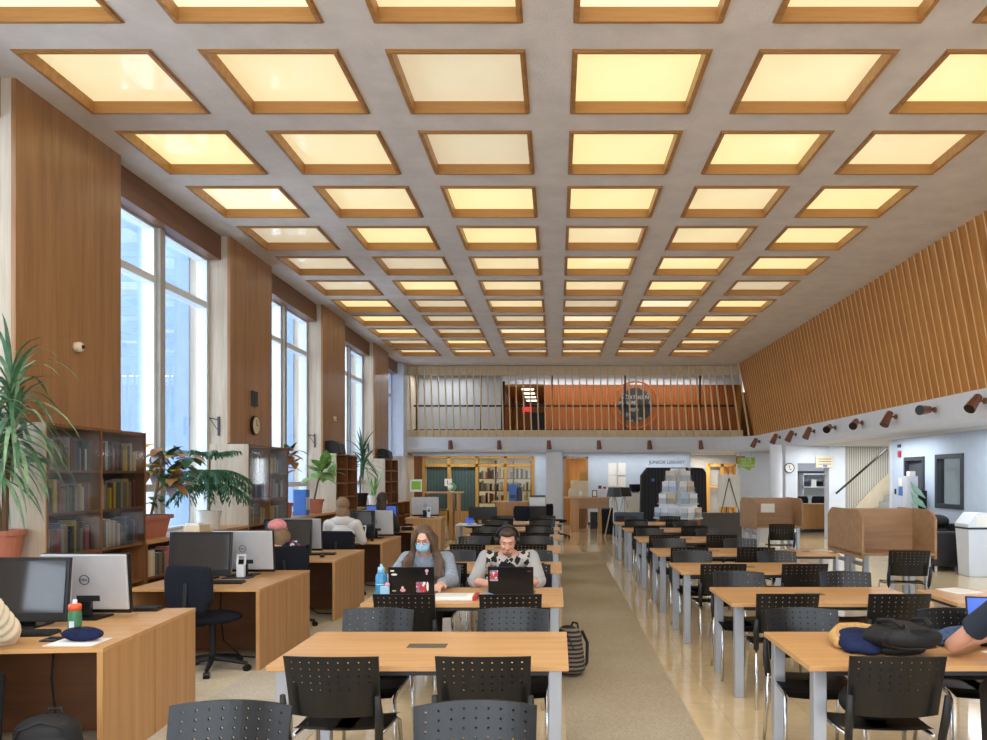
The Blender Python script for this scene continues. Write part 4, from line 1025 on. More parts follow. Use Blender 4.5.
def figure(name_label, loc, rz, J, skin='skin', sleeve='full', top='hoodie', trousers='blackcloth', shoes=True, s=1.0, voxel=.006, hands=True, loose=1.0, curl=.45):
    t = thing('person', name_label, 'person')
    V = {k: Vector(v) for k, v in J.items() if not isinstance(v, (int, float))}
    R = Euler((J.get('pitch', 0), J.get('roll', 0), J.get('yaw', 0))).to_matrix()
    m = MB(); pel, ch, nk, hd = V['pelvis'], V['chest'], V['neck'], V['head']
    def sec(m, a, b, ra, rb, n=7):     # elliptical torso
        for i in range(n+1):
            f = i/n; c = a.lerp(b, f); m.ell(c, (ra[0]*(1-f)+rb[0]*f, ra[1]*(1-f)+rb[1]*f, .1), 16, 8)
    sec(m, pel, ch, (.155,.105), (.15,.10)); sec(m, ch, nk-Vector((0,0,.07)), (.15,.10), (.12,.075), 4)
    m.cap(nk-Vector((0,0,.06)), hd+R@Vector((0,-.02,-.06)), .056, .052)
    head(m, hd, R, s)
    for q in ('l', 'r'):
        sh, el, wr = V['sh_'+q], V['el_'+q], V['wr_'+q]
        m.cap(nk-Vector((0,0,.07)), sh, .06, .055); m.cap(sh, el, .05, .04); m.cap(el, wr, .04, .026)
        if hands: hand(m, wr, V.get('hd_'+q, wr-el), J.get('hn_'+q, Vector((0,0,1))), curl)
        hip, kn, an = V['hip_'+q], V['kn_'+q], V['an_'+q]
        m.cap(hip, kn, .075, .055); m.cap(kn, an, .052, .036); m.cap(an, an+Vector((0,.15,-.05)), .035, .03)
    body = m.bake('body', skin, t, voxel, 3)
    g = .012*loose
    m = MB()
    sec(m, pel+Vector((0,0,-.03)), ch, (.165+g,.115+g), (.16+g,.112+g)); sec(m, ch, nk-Vector((0,0,.09)), (.16+g,.112+g), (.12+g,.075+g), 4)
    for q in ('l', 'r'):
        sh, el, wr = V['sh_'+q], V['el_'+q], V['wr_'+q]
        m.cap(nk-Vector((0,0,.085)), sh, .062+g, .06+g); 
        if sleeve == 'full': m.cap(sh, el, .062+g, .052+g); m.cyl(el, el.lerp(wr, .93), .05+g, .036+g, 14)
        elif sleeve == 'elbow': m.cap(sh, el, .06+g, .05+g); m.cyl(el, el.lerp(wr, .22), .05+g, .049+g, 14)
        else: m.ell(sh, .06+g); m.cyl(sh, sh.lerp(el, .62), .06+g, .057+g, 14)
    m.bake('top', top, t, .011, 8 if top == 'hoodie' else 3)
    m = MB(); m.ell(pel, (.175,.125,.10), 18, 10)
    for q in ('l', 'r'):
        hip, kn, an = V['hip_'+q], V['kn_'+q], V['an_'+q]; m.cap(hip, kn, .088, .07); m.cyl(kn, kn.lerp(an, .95), .066, .056, 14)
    m.bake('trousers', trousers, t, .013, 2)
    if shoes:
        for q in ('l', 'r'):
            an = V['an_'+q]; m = MB(); m.ell((an.x, an.y+.07, .045), (.048,.14,.045), 16, 8); m.ell((an.x, an.y-.01, .07), (.04,.05,.055)); m.bake('shoe', 'darkcloth', t, .01, 2)
    return place(t, loc, rz), R, hd
def seated(dy=0, lean=.1, headz=1.24, heady=.2, pitch=0, yaw=0, sw=.19, **kw):
    J = dict(pelvis=(0,0,.55), chest=(0,lean*.7,.84), neck=(0,lean+.04,1.09), head=(0,heady,headz), pitch=pitch, yaw=yaw,
             sh_l=(-sw,lean+.02,1.02), sh_r=(sw,lean+.02,1.02), el_l=(-sw-.06,lean+.14,.78), el_r=(sw+.06,lean+.14,.78), wr_l=(-.14,lean+.36,.79), wr_r=(.14,lean+.36,.79),
             hip_l=(-.09,.03,.53), hip_r=(.09,.03,.53), kn_l=(-.12,.44,.53), kn_r=(.12,.44,.53), an_l=(-.12,.42,.09), an_r=(.12,.42,.09))
    J.update(kw); return J
def hair_cap(par, c, R, mat, s=1.0, extra=None, name='hair', vox=.008, thick=.012, low=-.02):
    m = MB(); c = Vector(c)
    m.ell(c+R@Vector((0,-.028,.045))*s, ((.078+thick)*s,(.09+thick)*s,(.085+thick)*s), 18, 12, R)
    m.ell(c+R@Vector((0,-.055,low))*s, ((.07+thick)*s,(.055+thick)*s,.07*s), 16, 10, R)
    if extra: extra(m, c, R)
    return m.bake(name, mat, par, vox, 2)
# man with headphones
J = seated(lean=.17, headz=1.135, heady=.36, pitch=-.42, yaw=.05, sw=.205, neck=(0,.25,1.03), sh_l=(-.205,.20,.97), sh_r=(.205,.20,.97), chest=(0,.12,.80), el_l=(-.285,.44,.785), el_r=(.285,.44,.785), wr_l=(-.12,.66,.785), wr_r=(.12,.66,.785), hd_l=(.08,.2,0), hd_r=(-.08,.2,0))
man, R, hd = figure('man with headphones and patterned grey shirt, seated at a black laptop', (-.44,7.46,0), PI, J, 'skin', 'elbow', 'shirt', 'blackcloth', curl=.35)
face_bits(man, hd, R)
def fr(m, c, R): m.ell(c+R@Vector((0,.05,.098)), (.06,.045,.03), 14, 8, R)
hair_cap(man, hd, R, 'hair_b', extra=fr, thick=.008)
m = MB(); m.ell(hd+R@Vector((0,.05,-.094)), (.044,.042,.024), 14, 10, R); m.ell(hd+R@Vector((0,.098,-.047)), (.022,.009,.004), 10, 6, R); m.bake('beard', 'stubble', man, .005, 1)
hp = MB(); hp.tube([hd+R@Vector((.098*math.cos(a), -.01, .02+.118*math.sin(a))) for a in [PI*i/16 for i in range(17)]], .012, 8); hp.build('headphone_band', 'blackp', man, True)
for sx in (-1, 1): MB().cyl(hd+R@Vector((sx*.075,-.008,0)), hd+R@Vector((sx*.112,-.008,0)), .046, .04, 18).build('ear_cup', 'blackp', man, bevel=.006)
# woman with mask
J = seated(lean=.13, headz=1.14, heady=.33, pitch=-.3, yaw=-.04, sw=.18, neck=(0,.2,1.03), sh_l=(-.18,.15,.95), sh_r=(.18,.15,.95), chest=(0,.09,.79), el_l=(-.265,.42,.785), el_r=(.275,.40,.785), wr_l=(-.2,.68,.79), wr_r=(.13,.66,.79), hd_l=(.02,.2,-.02), hd_r=(-.06,.2,0))
wom, R, hd = figure('woman with long brown hair and a blue face mask, seated at a stickered laptop', (-1.19,7.46,0), PI, J, 'skin2', 'full', 'sweater', 'blackcloth', s=.95, curl=.4)
face_bits(wom, hd, R, .95, mouth=False, brow='hair_w')
def lh(m, c, R):
    for sx in (-1, 1):
        for k in range(6):
            o = k*.012; pts = [c+R@Vector((sx*(.05+o*.3),.05-o,.1-o*.5)), c+R@Vector((sx*(.088+o*.2),.04-o*1.6,.0)), c+R@Vector((sx*.095,.02-o,-.1))]
            e = c+Vector((sx*(.115+o*.9), -.01+o*.9, -.2)); m.tube(pts+[e, e+Vector((sx*(.03-.05*(k%2)),.03,-.12)), e+Vector((sx*.01+random.uniform(-.03,.03),.035,-.24))], [.02,.024,.025,.027,.022,.007], 8)
    m.ell(c+R@Vector((0,-.06,-.06)), (.09,.05,.13), 14, 10, R)
hair_cap(wom, hd, R, 'hair_w', .95, lh, vox=.007, thick=.012)
m = MB(); m.ell(hd+R@Vector((0,.062,-.045)), (.061,.055,.05), 16, 12, R); m.ell(hd+R@Vector((0,.1,-.022)), (.022,.018,.02), 10, 8, R); m.bake('face_mask', 'maskc', wom, .005, 2)
m = MB()
for sx in (-1, 1): m.tube([hd+R@Vector((sx*.05,.085,-.03)), hd+R@Vector((sx*.072,.04,-.015)), hd+R@Vector((sx*.078,-.01,0))], .003, 6)
m.build('mask_strap', 'maskc', wom)
m = MB()
for sx in (-1, 1): m.tube([hd+R@Vector((sx*.03+.021*math.cos(a), .103, .008+.017*math.sin(a)))*1.0 for a in [2*PI*i/16 for i in range(17)]], .0013, 5)
m.build('glasses', 'darkframe', wom)
# people at the window desks, seen from behind or cut by the frame
def back_hood(m, c, R): m.ell(c+Vector((0,-.09,-.13)), (.11,.07,.075), 14, 10)
J = seated(lean=.05, headz=1.27, heady=.12, sw=.2)
p3, R, hd = figure('person in a pale grey hoodie, seen from behind at the fourth desk', (-3.08,11.38,0), 0, J, 'skin2', 'full', 'hoodie', 'darkcloth', voxel=.009, loose=1.2)
hair_cap(p3, hd, R, 'hair_l', extra=lambda m, c, R: (m.ell(c+Vector((0,-.07,-.07)), (.092,.06,.12)), m.ell(c+Vector((.06,-.03,-.14)), (.05,.05,.12)), m.ell(c+Vector((0,-.03,.04)), (.1,.11,.095))), thick=.016)
m = MB(); m.ell(hd+Vector((0,-.075,-.2)), (.15,.065,.085), 16, 10); m.ell(hd+Vector((0,-.04,-.2)), (.2,.09,.06), 16, 10); m.bake('hood', 'hoodie', p3, .01, 2)
J = seated(lean=.06, headz=1.29, heady=.13, sw=.18)
p4, R, hd = figure('dark haired person in a dark top at the fifth desk, seen from behind', (-3.12,14.02,0), -.3, J, 'skin2', 'full', 'darkcloth', 'blackcloth', voxel=.01)
hair_cap(p4, hd, R, 'hair_b', extra=lambda m, c, R: (m.ell(c+Vector((0,-.07,-.1)), (.10,.06,.17)), m.ell(c+Vector((0,-.05,.03)), (.1,.09,.1))), thick=.016)
J = seated(lean=.1, headz=1.10, heady=.18, sw=.18, neck=(0,.13,.98), sh_l=(-.18,.1,.93), sh_r=(.18,.1,.93), yaw=-.6)
p2, R, hd = figure('person in a pink knit hat half hidden behind the second desk computer', (-3.17,8.98,-.03), .1, J, 'skin2', 'full', 'navy', 'blackcloth', voxel=.01)
hair_cap(p2, hd, R, 'hair_l', extra=lambda m, c, R: (m.ell(c+Vector((.02,-.04,-.1)), (.1,.09,.15)), m.ell(c+Vector((.03,.03,-.06)), (.09,.09,.1))), thick=.01)
m = MB(); m.ell(hd+R@Vector((0,-.03,.075)), (.098,.112,.075), 18, 12, R); m.bake('knit_hat', 'pink', p2, .009, 2)
o = MB(); 
for i in range(5): o.ell((-2.9+.01*i,8.83-.02*i,.92-.11*i), (.07,.05,.085), 12, 8)
o = o.bake('scarf', 'pattern', None, .012, 2); tag(o, 'floral patterned cloth hanging on the chair behind the second desk', 'cloth')
# cream puffer sleeve at the left edge
J = seated(lean=.12, headz=1.28, heady=.2, sw=.2, el_r=(.15,.52,.80), wr_r=(-.12,.66,.78), sh_r=(.185,.22,1.02), el_l=(-.26,.3,.78))
p1, R, hd = figure('person in a cream puffer jacket at the left edge, arm on the nearest desk', (-3.35,4.12,0), 0, J, 'skin2', 'full', 'puffer', 'blackcloth', voxel=.009, loose=1.3)
hair_cap(p1, hd, R, 'hair_b', thick=.014)
m = MB()
sh, el, wr = (Vector(J[k]) for k in ('sh_r','el_r','wr_r'))
for a, b, n in ((sh, el, 5), (el, wr, 4)):
    for i in range(n):
        f = (i+.5)/n; c = a.lerp(b, f); d = (b-a).normalized(); q = Vector((0,0,1)).rotation_difference(d).to_matrix(); m.ell(c, (.106-.022*f,.106-.022*f,.04), 16, 8, q)
for i in range(6): m.ell((0,.02+.015*i,.60+.075*i), (.225,.17,.05), 18, 8)
m.bake('quilting', 'puffer', p1, .008, 1)
# man in navy at the right edge
J = seated(lean=.1, headz=1.28, heady=.2, yaw=-.5, sw=.2, sh_l=(-.235,.10,1.06), sh_r=(.2,.05,1.03), el_l=(-.38,.36,.80), wr_l=(-.08,.60,.785), hd_l=(.25,.06,-.02), el_r=(.32,.3,.8), wr_r=(.15,.6,.79))
p7, R, hd = figure('man in a navy T-shirt at the right edge, forearm resting on the table', (2.50,3.92,0), 0, J, 'skin', 'short', 'navytee', 'darkcloth', curl=.3)
hair_cap(p7, hd, R, 'hair_b', thick=.01)
# ------------------------------------------------------------------ things on the study tables

def laptop(x, y, z, rz, lab, stick=(), lit=False, open_=100):
    t = thing('laptop', lab, 'laptop'); W, D = .365, .245
    MB().box(-W/2,W/2,0,D,0,.018).build('base', 'blackp', t, bevel=.003)
    m = MB()
    for i in range(12):
        for j in range(5): m.box(-.15+i*.025,-.13+i*.025,.03+j*.024,.05+j*.024,.018,.02)
    m.build('keys', 'blackp2', t)
    tl = Matrix.Translation((0,-.002,.016)) @ Matrix.Rotation(math.radians(open_-90), 4, 'X')
    MB().box(-W/2,W/2,-.008,0,0,.235,tl).build('lid', 'blackp', t, bevel=.002); lid = KIDS[t.name][-1]
    MB().box(-W/2+.01,W/2-.01,0,.001,.012,.225,tl).build('screen', 'bluescreen' if lit else 'screen', lid)
    for k, (sx, sz, w, h, mt) in enumerate(stick):
        m = MB(); m.prism([(sx+w/2*math.cos(a), sz+h/2*math.sin(a)) for a in [2*PI*i/12 for i in range(12)]] if mt.startswith('o:') else [(sx-w/2,sz-h/2),(sx+w/2,sz-h/2),(sx+w/2,sz+h/2),(sx-w/2,sz+h/2)], -.0095, -.0081, 'Y', tl); m.build('sticker', mt.replace('o:', ''), lid)
    return place(t, (x,y,z), rz)
M['stick_r'] = blotch('red_white_sticker', [(200,54,60),(236,226,226),(200,54,60),(120,130,160)], 55, .5)
M['stick_p'] = plain('pink_sticker', (226,160,170), .5); M['stick_w'] = plain('white_sticker', (226,226,224), .5); M['stick_g'] = plain('gold_sticker', (180,170,110), .5)
TT = .735
laptop(-1.165,6.41,TT,.02,'black laptop with many stickers in front of the masked woman', [(-.15,.205,.03,.012,'stick_w'),(-.135,.175,.05,.018,'o:stick_w'),(.125,.205,.028,.03,'o:stick_p'),(.125,.185,.012,.02,'stick_r'),(-.07,.045,.045,.03,'o:stick_p'),(-.072,.066,.02,.022,'o:stick_w'),(-.14,.04,.03,.012,'stick_g'),(.075,.07,.075,.085,'stick_r'),(.128,.075,.02,.08,'o:stick_w')])
laptop(-.37,6.43,TT,-.03,'black laptop with a red sticker in front of the man with headphones', [(-.135,.165,.065,.085,'stick_r'),(-.135,.125,.065,.012,'stick_w'),(.15,.2,.03,.006,'redp')])
laptop(2.64,4.74,TT,PI-.2,'laptop with a lit blue screen beside the man in navy', (), True, 105)
t = thing('water_bottle', 'blue drinking bottle on the table beside the stickered laptop', 'bottle', (-1.42,6.45,TT)); x, y = -1.42, 6.45
MB().lathe([(.044,0),(.047,.01),(.047,.165),(.03,.195)],(x,y,TT)).build('body', 'bottle_b', t, True); MB().lathe([(.03,.19),(.028,.235),(.012,.24),(.01,.262)],(x,y,TT)).build('cap', 'maskc', t, True)
MB().lathe([(.0475,.1),(.0475,.105)],(x,y,TT)).build('band', 'white', t)
t = thing('tissue_pack', 'small white and pink pack beside the blue bottle', 'pack', (-1.36,6.33,TT))
MB().box(-1.4,-1.33,6.31,6.35,TT,TT+.1).build('pack', 'maskc', t, bevel=.006); MB().ell((-1.345,6.33,TT+.11),(.02,.015,.02)).build('tissue', 'stick_p', t)
t = thing('ring_notebook', 'open white notebook with a red spine between the two laptops', 'notebook', (-.82,6.34,TT))
MB().box(-.98,-.66,6.22,6.46,TT,TT+.025).build('pages', 'paper', t, bevel=.005); MB().box(-.66,-.63,6.22,6.47,TT,TT+.03).build('spine', 'redp', t); MB().box(-.97,-.72,6.24,6.44,TT+.0255,TT+.029, Matrix.Identity(4)).build('top_sheet', 'stick_w', t)
t = thing('face_mask', 'crumpled blue disposable mask lying beside the red laptop sticker', 'mask', (-.6,6.45,TT))
m = MB(); pts = []
for i in range(7): pts.append((-.66+.028*i, 6.48-.012*i, TT+.012+.028*math.sin(PI*i/6)))
m.strap(pts, [.03,.045,.05,.05,.05,.045,.03]); bmesh.ops.solidify(m.bm, geom=list(m.bm.faces), thickness=.004); m.build('cloth', 'maskc', t); MB().tube([pts[0],(-.68,6.52,TT+.02),(-.62,6.55,TT+.005),pts[2]],.002).build('ear_loop', 'paper', t)
# backpacks
def pack(lab, x, y, z, rz, w, d, h, mt, tilt=0, striped=False):
    t = thing('backpack', lab, 'backpack'); T = Matrix.Translation((0,0,0)) @ Matrix.Rotation(tilt, 4, 'X')
    m = MB(); 
    for k in range(5): m.ell(T@Vector((0,0,h*(.2+.15*k))), (w/2*(1-.05*k),d/2*(1-.06*k),h*.22), 18, 10, T.to_3x3())
    o = m.bake('main_body', mt, t, .012, 3)
    m = MB(); m.ell(T@Vector((0,-d*.42,h*.36)), (w*.36,d*.22,h*.26), 16, 10, T.to_3x3()); m.bake('front_pocket', 'bag', t, .012, 3)
    for sx in (-1, 1): MB().tube([T@Vector((sx*w*.2,d*.35,h*.9)), T@Vector((sx*w*.24,d*.54,h*.65)), T@Vector((sx*w*.26,d*.5,h*.25)), T@Vector((sx*w*.26,d*.3,h*.12))], .014, 6).build('strap', 'bag', t)
    MB().tube([T@Vector((-.05,d*.25,h*.95)), T@Vector((-.03,d*.28,h*1.05)), T@Vector((.03,d*.28,h*1.05)), T@Vector((.05,d*.25,h*.95))], .009, 6).build('top_handle', 'bag', t)
    MB().tube([T@Vector((-w*.38,-d*.2,h*.6)), T@Vector((-w*.25,-d*.3,h*.86)), T@Vector((0,-d*.33,h*.95)), T@Vector((w*.25,-d*.3,h*.86)), T@Vector((w*.38,-d*.2,h*.6))], .006, 6).build('zip', 'blackp2', t)
    return place(t, (x,y,z), rz)
pack('black and grey striped backpack on the aisle floor beside the man with headphones', .10, 6.85, .0, -.9, .34, .26, .42, 'bagstripe')
pack('black backpack on the floor against the nearest desk end', -2.73, 4.25, .0, .2, .42, .3, .42, 'bag', -.12)
pack('black backpack lying on the nearest right table in front of the navy coat', 1.86, 4.46, TT+.085, .15, .40, .17, .30, 'bag', 1.45)
def folded(name, lab, cat, bits, mt, extra=None):
    t = thing(name, lab, cat, bits[0][0]); m = MB()
    for c, r in bits: m.ell(c, r, 16, 10)
    m.bake('cloth', mt, None, .011, 3); return t
t = thing('navy_coat', 'crumpled navy coat with tan fleece lining on the nearest right table', 'coat')
m = MB(); 
for c, r in (((1.68,4.46,.775),(.11,.14,.05)),((1.72,4.58,.785),(.12,.11,.05)),((1.84,4.6,.78),(.15,.1,.05)),((1.62,4.4,.765),(.05,.08,.035)),((1.7,4.34,.762),(.07,.06,.03))): m.ell(c, r, 16, 10)
m.bake('shell', 'navy', t, .011, 2)
m = MB(); m.tube([(1.58,4.46,.765),(1.6,4.6,.78),(1.68,4.72,.80),(1.8,4.76,.80),(1.95,4.72,.785)], [.028,.04,.04,.036,.025], 10); m.bake('fleece_lining', 'tan', t, .011, 2)
t = thing('denim_jacket', 'rolled blue denim jacket on the nearest right table beside the navy sleeve', 'jacket')
m = MB(); m.tube([(2.17,4.56,.775),(2.28,4.62,.785),(2.44,4.64,.79),(2.6,4.62,.785)], [.04,.05,.055,.045], 14); m.ell((2.24,4.56,.765),(.09,.08,.035)); m.bake('roll', 'denim', t, .011, 2)
MB().tube([(2.18,4.5,.775),(2.28,4.55,.81),(2.45,4.57,.82)], .005).build('seam', 'navy', t)
for x, y, rz, lab in ((2.5,4.3,.3,'white paper under the forearm of the man in navy'),(3.4,6.75,.2,'white papers on the table at the right edge')):
    t = thing('paper_sheets', lab, 'paper'); MB().box(-.12,.12,-.15,.15,0,.003).build('sheet', 'paper', t); MB().box(-.11,.12,-.14,.15,.003,.006,Matrix.Rotation(.15,4,'Z')).build('sheet', 'paper', t); place(t, (x,y,TT), rz)
t = thing('hanging_bag', 'dark bag slung under the back of the nearest right chair', 'bag'); m = MB(); m.ell((1.64,4.12,.55),(.19,.13,.1)); m.ell((1.66,4.08,.62),(.15,.1,.1)); m.bake('sack', 'bag', t, .012, 2); MB().tube([(1.5,4.05,.62),(1.55,4.02,.73),(1.7,4.02,.74)],.01).build('strap', 'bag', t)
# ------------------------------------------------------------------ under the far gallery
def F0(px, py):              # point on the floor seen at a pixel
    Y = CH*F/(py-CY); return (px-CX)*Y/F, Y
# high welcome table
t = thing('standing_table', 'high wooden table with panel legs in front of the far doorway', 'table', (.9,25,0))
MB().box(.22,1.66,24.7,25.5,1.03,1.07).build('tabletop', 'oak', t); MB().box(.42,.68,24.75,25.45,0,1.03).build('leg', 'oak_y', t); MB().box(1.3,1.4,24.75,25.45,0,1.03).build('leg', 'oak_y', t); MB().box(.68,1.62,24.74,24.78,.72,1.03).build('apron', 'carrel', t)
for x, h, r, lab in ((.40,.28,.045,'white pump bottle at the left end of the high table'),(.75,.2,.05,'white bottle on the high table beside the yellow box')):
    t = thing('pump_bottle', lab, 'bottle', (x,25,1.07)); MB().lathe([(r,0),(r,h*.7),(r*.5,h*.82)],(x,25,1.07)).build('body', 'wpot', t, True); MB().lathe([(r*.45,h*.8),(r*.3,h)],(x,25,1.07)).build('cap', 'white', t)
t = thing('cardboard_box', 'pale yellow box with an orange box on top behind the high table', 'box', (.75,27.5,0))
MB().box(.45,1.02,26.2,26.7,1.06,1.58).build('lower_box', 'cream', t); MB().box(.72,1.02,26.2,26.6,1.58,1.85).build('upper_box', 'yellowwood', t); MB().box(.5,.97,26.25,26.65,0,1.06).build('stand', 'case', t)
t = thing('picture_frame', 'small dark picture frame standing on the high table', 'frame', (1.2,25.1,1.07)); MB().box(1.1,1.26,25.05,25.08,1.07,1.28).build('surround', 'blackp', t); MB().box(1.125,1.235,25.045,25.05,1.095,1.255).build('photo', 'paper', t)
t = thing('white_box', 'white box with small items at the right end of the high table', 'box', (1.4,25.1,1.07)); MB().box(1.27,1.56,25.0,25.3,1.07,1.33).build('carton', 'white', t); MB().box(1.3,1.4,25.05,25.2,1.33,1.43).build('item', 'darkframe', t); MB().box(1.45,1.55,25.05,25.2,1.33,1.4).build('item', 'redp', t)
t = thing('floor_speaker', 'black floor speaker under the right end of the high table', 'speaker', (1.35,26.3,0)); MB().box(1.1,1.33,26.2,26.5,0,.55).build('cabinet', 'blackp2', t, bevel=.01); MB().box(1.12,1.31,26.195,26.2,.04,.5).build('grille', 'blackm', t)
t = thing('waste_bin', 'dark blue grey cylindrical bin beside the high table', 'bin', (1.5,23.8,0)); MB().lathe([(.16,0),(.175,.75),(.165,.77),(.165,.72)],(1.5,23.8,0)).build('drum', 'fabric', t); MB().lathe([(.178,.74),(.178,.78),(.15,.79)],(1.5,23.8,0)).build('rim', 'darkframe', t)
for x, y, lab in ((1.62,22.6,'dark shaded floor lamp on wooden tripod legs, left of the pair'),(1.95,23.1,'dark shaded floor lamp on wooden tripod legs, right of the pair')):
    t = thing('floor_lamp', lab, 'lamp', (x,y,0), 'tripod floor lamps')
    MB().lathe([(.22,1.14),(.17,1.4),(.165,1.4),(.212,1.145)],(x,y,0),28).build('lamp_shade', 'darkframe' if x < 1.8 else 'blackp2', t)
    for k in range(3):
        a = 2*PI*k/3+.5; MB().tube([(x+.03*math.cos(a),y+.03*math.sin(a),1.16),(x+.3*math.cos(a),y+.3*math.sin(a),0)], .017).build('leg', 'pale', t)
    MB().cyl((x,y,1.1),(x,y,1.25),.02).build('stem', 'steel', t)
t = thing('white_cabinet', 'white cabinet against the far wall with a black monitor on it', 'cabinet', (2.6,26.8,0)); MB().box(2.35,2.9,26.5,27.0,0,1.18).build('body', 'white', t); MB().box(2.38,2.87,26.49,26.5,.05,1.13).build('door', 'paper', t)
t = thing('small_monitor', 'small black monitor on the white cabinet by the black booth', 'monitor', (2.6,26.8,1.18)); MB().box(2.42,2.82,26.7,26.75,1.22,1.46).build('bezel', 'blackp', t); MB().box(2.44,2.8,26.69,26.7,1.24,1.44).build('screen', 'screen', t); MB().box(2.5,2.74,26.65,26.8,1.18,1.22).build('stand', 'blackp', t)
for i, (px, py, w, h) in enumerate(((613,469,.34,.42),(621.5,469,.3,.44),(613,481,.34,.4),(621.5,482,.3,.36))):
    c = P(px, py, YB-.02); o = MB().box(c.x-w/2,c.x+w/2,YB-.02,YB-.012,c.z-h/2,c.z+h/2).build('notice_sheet', 'paper'); tag(o, 'white notice sheet on the far blue wall, %s of the four' % ['upper left','upper right','lower left','lower right'][i], 'notice', 'notices on the far wall')
t = thing('wall_lettering', 'small dark wall lettering above the black curtain booth', 'sign', P(667,463,YB)); c = P(667,463.5,YB-.01); text('lettering', 'JUNIOR LIBRARY', .17, 'darkframe', t, (c.x,YB-.01,c.z+.04))
# black curtain booth
t = thing('curtain_booth', 'wide black curtained booth standing under the gallery', 'booth', (3.6,25.4,0)); Y = 25.0
for a, b in ((641,670), (686,706)):
    pl = [(bx(a,Y),.0),(bx(a,Y)+.02,1.75),(bx(a,Y)+.22,2.0),(bx(b,Y)-.1,1.98),(bx(b,Y),1.85),(bx(b,Y)+.05,0)]
    MB().prism(pl, Y, Y+.5, 'Y').build('curtain_panel', 'curtain', t)
MB().box(bx(651,Y), bx(690,Y), Y+.2, Y+.6, 0, 2.0).build('frame', 'blackp2', t)
for px in (653, 690): MB().cyl(P(px,480,Y), P(px,480,Y)+Vector((0,-.02,0)), .05).build('eyelet', 'bluep', t)
# brochure tower
t = thing('brochure_tower', 'tapering white brochure tower filled with pale leaflets', 'display stand', (2.95,20.5,0)); cx, cy = bx(678,20.5), 20.5
RT = Matrix.Translation((cx,cy,0)) @ Matrix.Rotation(.62, 4, 'Z')
def tw_(z): return .50-.31*(z-.62)/(1.92-.62)
m = MB(); m.hexa([RT@Vector(p) for p in ((-.42,-.42,.62),(.42,-.42,.62),(.42,.42,.62),(-.42,.42,.62),(-.13,-.13,1.92),(.13,-.13,1.92),(.13,.13,1.92),(-.13,.13,1.92))]); m.build('core', 'winframe', t)
MB().box(-.4,.4,-.4,.4,.12,.62,RT).build('base', 'case', t); MB().box(-.45,.45,-.45,.45,.02,.12,RT).build('plinth', 'darkframe', t)
LF = [plain('leaflet_%d' % i, c, .4) for i, c in enumerate(((206,220,236),(232,236,242),(206,188,166),(184,204,228),(222,224,230)))]
for i, (z, nn) in enumerate(((.66,3),(1.02,2),(1.32,2),(1.6,1))):
    h = .26; w0 = tw_(z)*.8
    for sd in range(4):
        S = RT @ Matrix.Rotation(PI/2*sd, 4, 'Z'); off = -(.42-.29*(z-.62)/1.3)
        MB().box(-w0,w0,off-.09,off+.02,z-.02,z,S).build('shelf', 'winframe', t)
        for k in range(nn):
            x = (k-(nn-1)/2)*(2*w0/nn); MB().box(x-w0/nn*.85,x+w0/nn*.85,off-.06,off-.045,z,z+h,S).build('leaflet', LF[(i*3+k+sd)%5], t)
        MB().box(-w0,w0,off-.09,off-.085,z,z+.14,S).build('clear_front', 'caseglass', t)
# seats
def armchair(lab, x, y, rz, w, d, h, mt, seat=.42, grp=None):
    t = thing('armchair' if w < 1.3 else 'sofa', lab, 'armchair' if w < 1.3 else 'sofa', group=grp); a = .16
    MB().box(-w/2+a,w/2-a,-d/2,d/2-a,.1,seat).build('seat', mt, t, bevel=.03); MB().box(-w/2,w/2,d/2-a,d/2,.1,h).build('backrest', mt, t, bevel=.03)
    for s in (-1, 1): MB().box(min(s*w/2,s*(w/2-a)),max(s*w/2,s*(w/2-a)),-d/2,d/2-a,.1,h-.1).build('armrest', mt, t, bevel=.03)
    for sx in (-1, 1):
        for sy in (-1, 1): MB().cyl((sx*(w/2-.08),sy*(d/2-.08),0),(sx*(w/2-.08),sy*(d/2-.08),.1),.025).build('foot', 'steel', t)
    return place(t, (x,y,0), rz)
armchair('slate blue armchair beside the tripod lamps, back to the camera', 1.95, 21.6, PI-.1, .8, .8, .76, 'navychair')
armchair('brown grey sofa with its back to the camera beside the brochure tower', 4.1, 21.0, PI, 1.35, .85, .78, 'sofa')
armchair('black armchair by the right wall beside the white bin', 7.15, 14.75, -PI/2+.0, .9, .8, .82, 'leather')
armchair('second black armchair by the right wall, beyond the first one', 7.15, 15.9, -PI/2, .9, .8, .82, 'leather')
t = thing('clutch_bag', 'dark bag lying on top of the black armchair by the right wall', 'bag'); m = MB(); m.ell((7.25,15.2,.86),(.2,.22,.13)); m.bake('sack', 'bag', t, .015, 2); MB().tube([(7.15,15.05,.92),(7.1,15.2,1.0),(7.15,15.35,.92)], .012).build('handle', 'bag', t)
# easel with a white board
t = thing('easel', 'white board leaning on a black A shaped easel under the gallery', 'easel', (5.0,24,0)); Y = 24.2
MB().box(bx(718,Y),bx(740,Y),Y,Y+.02,CH+(477-507)*Y/F,CH+(477-474.5)*Y/F,Matrix.Identity(4)).build('board', 'paper', t)
top = P(729,478,Y-.03)
for px, py in ((722.5,507),(737.5,507)): e = P(px,py,Y-.03); MB().tube([top, e, e+(e-top)*.9], .012).build('leg', 'blackm', t)
MB().tube([top, (top.x,Y+.6,.0)], .012).build('leg', 'blackm', t)
